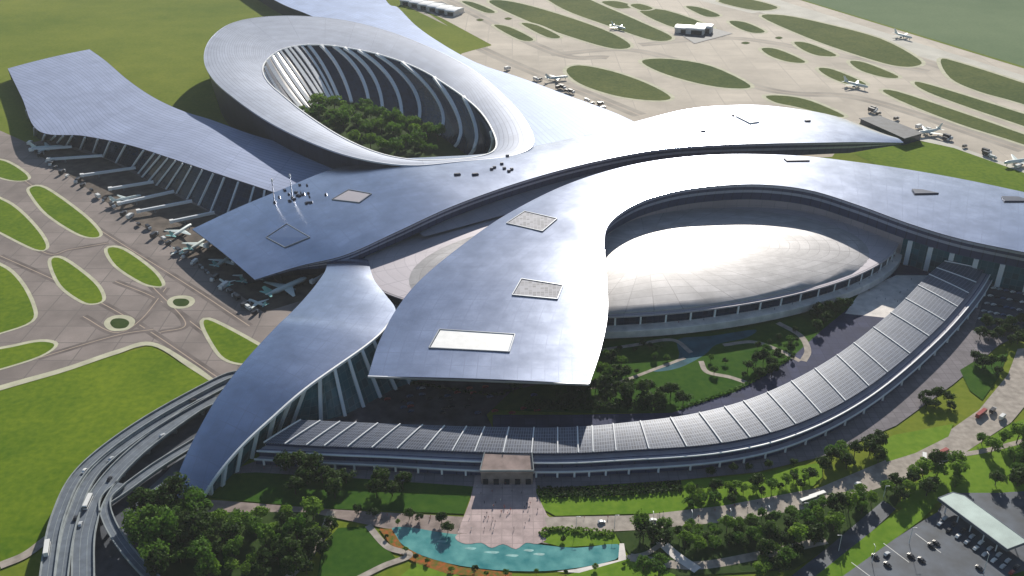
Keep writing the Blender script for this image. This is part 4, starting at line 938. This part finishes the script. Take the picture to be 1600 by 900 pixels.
for i in range(34):
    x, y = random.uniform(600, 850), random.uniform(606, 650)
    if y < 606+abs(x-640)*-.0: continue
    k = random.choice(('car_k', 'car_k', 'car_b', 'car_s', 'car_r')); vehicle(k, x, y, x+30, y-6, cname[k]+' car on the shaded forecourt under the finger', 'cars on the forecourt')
for i in range(10):
    x, y = random.uniform(1330, 1600), random.uniform(850, 895)
    if inpoly(x, y, [(1330, 870), (1470, 810), (1560, 900), (1330, 900)]):
        vehicle('car_k', x, y, x+20, y+14, 'black car in the dark car park left of the shelter', 'cars in the dark car park')
# people
def person_mesh():
    rings = []
    V, f = [], []
    def limb(pts):
        k = 8; b = len(V)
        for x, y, z, r in pts:
            for i in range(k): V.append((x+r*math.cos(i*math.pi/4)*.75, y+r*math.sin(i*math.pi/4), z))
        for i in range(len(pts)-1):
            for q in range(k): f.append((b+i*k+q, b+i*k+(q+1) % k, b+(i+1)*k+(q+1) % k, b+(i+1)*k+q))
        f.append(tuple(b+i for i in range(k-1, -1, -1))); f.append(tuple(b+(len(pts)-1)*k+i for i in range(k)))
    limb([(.2, .1, 0, .06), (.12, .1, .45, .07), (0, .08, .85, .1)]); limb([(-.2, -.1, 0, .06), (-.1, -.1, .45, .07), (0, -.08, .85, .1)])
    limb([(0, 0, .78, .17), (0, 0, 1.1, .16), (0, 0, 1.38, .21), (0, 0, 1.46, .08)])
    limb([(-.12, .24, .75, .04), (-.03, .25, 1.1, .05), (0, .2, 1.4, .06)]); limb([(.12, -.24, .75, .04), (.03, -.25, 1.1, .05), (0, -.2, 1.4, .06)])
    return mesh('body', V, f)
def head_mesh():
    bm = bmesh.new(); bmesh.ops.create_uvsphere(bm, u_segments=10, v_segments=8, radius=.115, matrix=Matrix.Translation((.02, 0, 1.59)) @ Matrix.Diagonal((1, .85, 1.15, 1)))
    me = bpy.data.meshes.new('head'); bm.to_mesh(me); bm.free(); return me
def person_builder(i):
    def f():
        e = empty('person', (0, 0, 0), 'person', 'person'); link('clothing', person_mesh(), M['shirt'][i], e, True); link('head', head_mesh(), M['skin'] if i else M['bark'], e, True); return e
    return local(f)
def folk(poly, n, where, group, z=None):
    xs = [p[0] for p in poly]; ys = [p[1] for p in poly]; c = 0
    while c < n:
        x, y = random.uniform(min(xs), max(xs)), random.uniform(min(ys), max(ys))
        if not inpoly(x, y, poly): continue
        i = random.choice((0, 0, 1, 2)); p = P(x, y, 0); p[2] = .05+ZC[0]*.004; c += 1
        place(('person', i), person_builder(i), p, random.uniform(0, 6.28), 'person in '+['dark', 'red', 'white'][i]+' clothing walking '+where, group, random.uniform(1.0, 1.15))
folk([(750, 745), (832, 745), (850, 805), (840, 835), (725, 828), (740, 775)], 40, 'on the front plaza', 'people on the front plaza')
folk([(560, 803), (725, 812), (720, 828), (600, 818)], 14, 'on the brown path above the pond', 'people on the brown path')
folk([(400, 725), (480, 700), (490, 730), (400, 735)], 14, 'on the paving at the left gallery end', 'people at the gallery end')
folk([(880, 812), (1100, 800), (1250, 775), (1240, 785), (1100, 812)], 12, 'on the promenade', 'people on the promenade')
folk([(1350, 455), (1430, 435), (1440, 480), (1390, 490)], 14, 'on the pale plaza by the dome tip', 'people on the pale plaza')

# ------------------------------------------------------------------ small buildings and furniture
def hangar(x, y, lx, ly, h, rz, lb, roof='white', wall='pale'):
    p = P(x, y, 0); e = empty('hangar', p, lb, 'hangar', 'far hangars', rz); ABS[0] = False
    link('walls', boxes('walls', [(0, 0, h/2, lx, ly, h, 0)]), M[wall], e)
    n = 9; V = []; f = []
    for i in range(n):
        a = math.pi*i/(n-1); yy = -math.cos(a)*(ly/2+1); z = h+math.sin(a)*h*.35
        V += [(-lx/2-1, yy, z), (lx/2+1, yy, z)]
    for i in range(n-1): f.append((2*i, 2*i+1, 2*i+3, 2*i+2))
    f += [tuple(range(0, 2*n, 2)), tuple(range(2*n-1, 0, -2))]
    link('roof', mesh('roof', V, f), M[roof], e); link('door', boxes('door', [(lx*.1, -ly/2-.2, h*.4, lx*.6, .3, h*.8, 0)]), M['dark'], e); ABS[0] = True
sheet('hangar_yard', [(1058, 50), (1100, 40), (1145, 52), (1085, 68)], .05, M['asphalt'], 1)
sheet('hangar_yard', [(655, 8), (690, 2), (728, 19), (690, 26)], .05, M['asphalt'], 1)
for i, (x, y, lx, ly) in enumerate([(1072, 50, 34, 26), (1087, 52, 30, 24), (1100, 50, 26, 22)]): hangar(x, y, lx, ly, 8+i, -.35, ['white curved roof hangar left of the far group', 'white curved roof hangar in the middle of the far group', 'white curved roof hangar right of the far group'][i])
for i in range(6): hangar(640+i*14, 6+i*3.2, 20, 34, 8, -.5, 'pale narrow hangar '+['first', 'second', 'third', 'fourth', 'fifth', 'last'][i]+' from the left in the row at the top', 'white' if i % 2 == 0 else 'col')
# dark pier at the right apron
e = empty('pier_building', P(1390, 203), 'low dark pier building behind the tip of the upper band', 'building')
A = PL([(1345, 186), (1375, 182), (1440, 208), (1412, 216)], 9)
V = np.concatenate([A, A*[1, 1, 0]]); link('walls', mesh('walls', V, [(0, 4, 5, 1), (1, 5, 6, 2), (2, 6, 7, 3), (3, 7, 4, 0)]), M['glass'], e)
c = A.mean(0); Rf = c+(A-c)*1.06; Rf[:, 2] = 9.6; V = np.concatenate([Rf, Rf-[0, 0, .7]])
link('roof', mesh('roof', V, [(0, 1, 2, 3), (7, 6, 5, 4), (0, 4, 5, 1), (1, 5, 6, 2), (2, 6, 7, 3), (3, 7, 4, 0)]), M['asphalt'], e)
# car park shelter
e = empty('car_park_shelter', P(1530, 815), 'long grey green flat roofed shelter over parked cars', 'shelter')
A = PL([(1466, 778), (1489, 769), (1507, 774), (1606, 846), (1574, 858)], 8)
V = np.concatenate([A, A-[0, 0, 1.3]]); n5 = 5
link('roof', mesh('roof', V, [(0, 1, 2, 3, 4)[::-1], tuple(range(5, 10))]+[(i, (i+1) % 5, 5+(i+1) % 5, 5+i) for i in range(5)]), M['shelter'], e)
link('fascia', sweep('fascia', np.concatenate([A, A[:1]])-[0, 0, .8], .5, 1.9), M['deck'], e)
for i in range(5):
    t = .08+i*.21
    for a, b in ((A[0], A[4]), (A[2], A[3])):
        q = a*(1-t)+b*t; q = q+(c*0)+ (A.mean(0)-q)*.12; link('post', boxes('post', [(q[0], q[1], 3.5, .5, .5, 7, 0)]), M['col'], e)
# masts on the upper band and lamp posts
def lamp_post(p, h, name, lb, cat, grp):
    e = empty(name, p, lb, cat, grp); ABS[0] = False
    link('pole', boxes('pole', [(0, 0, h/2, .9, .9, h, 0, .6)]), M['louvre_dark'], e); link('lamp', boxes('lamp', [(0, 0, h+1.1, 1.7, 1.7, 2.6, 0, .7)]), M['lamp'], e)
    link('base', boxes('base', [(0, 0, .3, 3, 3, .9, 0, .8)]), M['louvre_dark'], e); ABS[0] = True
for x, y, lb in ((429, 316, 'left of the two dark masts with white tops on the upper band'), (456, 309, 'right of the two dark masts with white tops on the upper band')):
    lamp_post(S1.at(x, y, .5), 21, 'roof_mast', lb, 'mast', 'roof masts')
def street_lamp(x, y, h, lb, grp):
    key = ('lamp', h)
    def f():
        e = empty('street_lamp', (0, 0, 0), lb, 'street lamp', grp); link('pole', boxes('pole', [(0, 0, h/2, .28, .28, h, 0, .6)]), M['col'], e)
        link('arm', boxes('arm', [(.9, 0, h, 2, .16, .14, 0)]), M['col'], e); link('lamp_head', boxes('lamp_head', [(1.9, 0, h-.05, .9, .35, .2, 0)]), M['lamp'], e); return e
    p = P(x, y, .1); place(key, local(f), p, random.choice((0, 1.6, 3.1)), lb, grp)
street_lamp(1536, 897, 14, 'tall grey lamp post in front of the shelter', 'lamps at the shelter')
for x, y in ((1310, 862), (1362, 880), (1420, 850)): street_lamp(x, y, 12, 'grey lamp post in the dark car park', 'car park lamps')
for t in range(9): street_lamp(900+t*60, 826-t*2.2-max(0, t-4)**1.9*2.2, 9, 'grey lamp post along the edge of the promenade', 'promenade lamps')
# hedges
def hedge(pts, wd, h, lb, m='leafA', grp='clipped hedges'):
    A = spline(PL(pts, 0), 40); L = clen(A)[-1]; n = int(L*wd*1.6); V, f, tone = [], [], []
    e = empty('hedge', A[20], lb, 'hedge', grp)
    T = np.gradient(A, axis=0); T /= np.linalg.norm(T, axis=1)[:, None]
    for k in range(min(n, 9000)):
        i = rng.integers(0, 40); s = rng.uniform(0, L); p = at_len(A, s); t = T[min(39, int(s/L*39))]; nn = np.array([-t[1], t[0], 0])
        p = p+nn*rng.uniform(-wd/2, wd/2)+np.array([0, 0, h*rng.uniform(.2, 1)**.5]); d = rng.normal(size=3)+[0, 0, .8]; d /= np.linalg.norm(d)
        a = np.cross(d, [1, .2, .1]); a /= np.linalg.norm(a); b = np.cross(d, a); q = rng.uniform(.35, .75); j = len(V)
        V += [p-a*q-b*q, p+a*q-b*q, p+a*q+b*q, p-a*q+b*q]; f.append((j, j+1, j+2, j+3)); tone += [rng.uniform(0, .8)]*4
    me = mesh('foliage', V, f); at = me.attributes.new('tone', 'FLOAT', 'POINT'); at.data.foreach_set('value', np.array(tone, np.float32))
    link('foliage', me, M[m], e)
hedge([(840, 772), (950, 770), (1065, 762)], 9, 2.4, 'long dark hedge along the gallery side of the long lawn')
hedge([(640, 600), (760, 618), (800, 612)], 3, 2, 'low dark hedge across the forecourt')
hedge([(845, 838), (865, 829), (960, 836)], 5, 1.8, 'yellow green hedge above the right pool arm', 'leafC')
hedge([(1060, 640), (1160, 605), (1235, 560)], 3, 1.6, 'low hedge along the dark plaza edge', 'leafB')
hedge([(820, 640), (960, 638), (1040, 640)], 10, 5, 'thick dark hedge between garden and gallery')

# ------------------------------------------------------------------ haze
hz = boxes('haze', [(0, 3500, 199, 19000, 11000, 402, 0)])
hm = bpy.data.materials.new('haze_air'); hm.use_nodes = True; n = hm.node_tree; n.nodes.remove(n.nodes['Principled BSDF'])
pv = n.nodes.new('ShaderNodeVolumePrincipled'); pv.inputs['Color'].default_value = (.92, .95, 1, 1); pv.inputs['Density'].default_value = 0.000045; pv.inputs['Anisotropy'].default_value = 0.0
n.links.new(pv.outputs[0], n.nodes['Material Output'].inputs['Volume'])
ho = link('haze', hz, hm); props(ho, 'thin pale haze over the airfield', None, None, 'stuff')

for k in range(34, 78):
    q = rim[k]-rd[k]*random.uniform(.5, 5); i = random.choice((0, 0, 1, 2))
    if k % 2: place(('person', i), person_builder(i), (q[0], q[1], 9.2), random.uniform(0, 6.28), 'person in '+['dark', 'red', 'white'][i]+' clothing on the terrace below the dome windows', 'people on the dome terrace', 1.1)
# garden shrubs and bushes on lawns
def bush_scatter(poly, n, s0, s1, kinds, where, grp):
    scatter(poly, n, s0, s1, kinds, {k: v.replace('tree', 'bush') for k, v in lab(where).items()}, grp, .7)
bush_scatter([(925, 545), (1040, 535), (1050, 560), (980, 600), (925, 600)], 14, 4, 7, ['deep', 'mid'], 'on the garden lawn beside the stream', 'bushes by the stream')
bush_scatter([(1110, 545), (1250, 510), (1250, 560), (1150, 600), (1100, 590)], 16, 4, 7, ['deep', 'mid'], 'on the garden lawn by the paths', 'bushes in the inner garden')

for k, (x, y) in enumerate([(622, 820), (634, 862), (650, 874), (668, 880), (705, 893), (742, 896), (790, 899), (838, 896), (884, 897), (930, 890), (975, 884), (880, 846), (925, 846), (945, 848), (604, 842), (760, 900)]):
    tree_at(x, y, random.uniform(2.6, 4.6), ('mid', 'yellow', 'deep')[k % 3], ('mid green', 'yellow green', 'dark green')[k % 3]+' low bush on the planted edge of the pond', 'bushes round the pond')
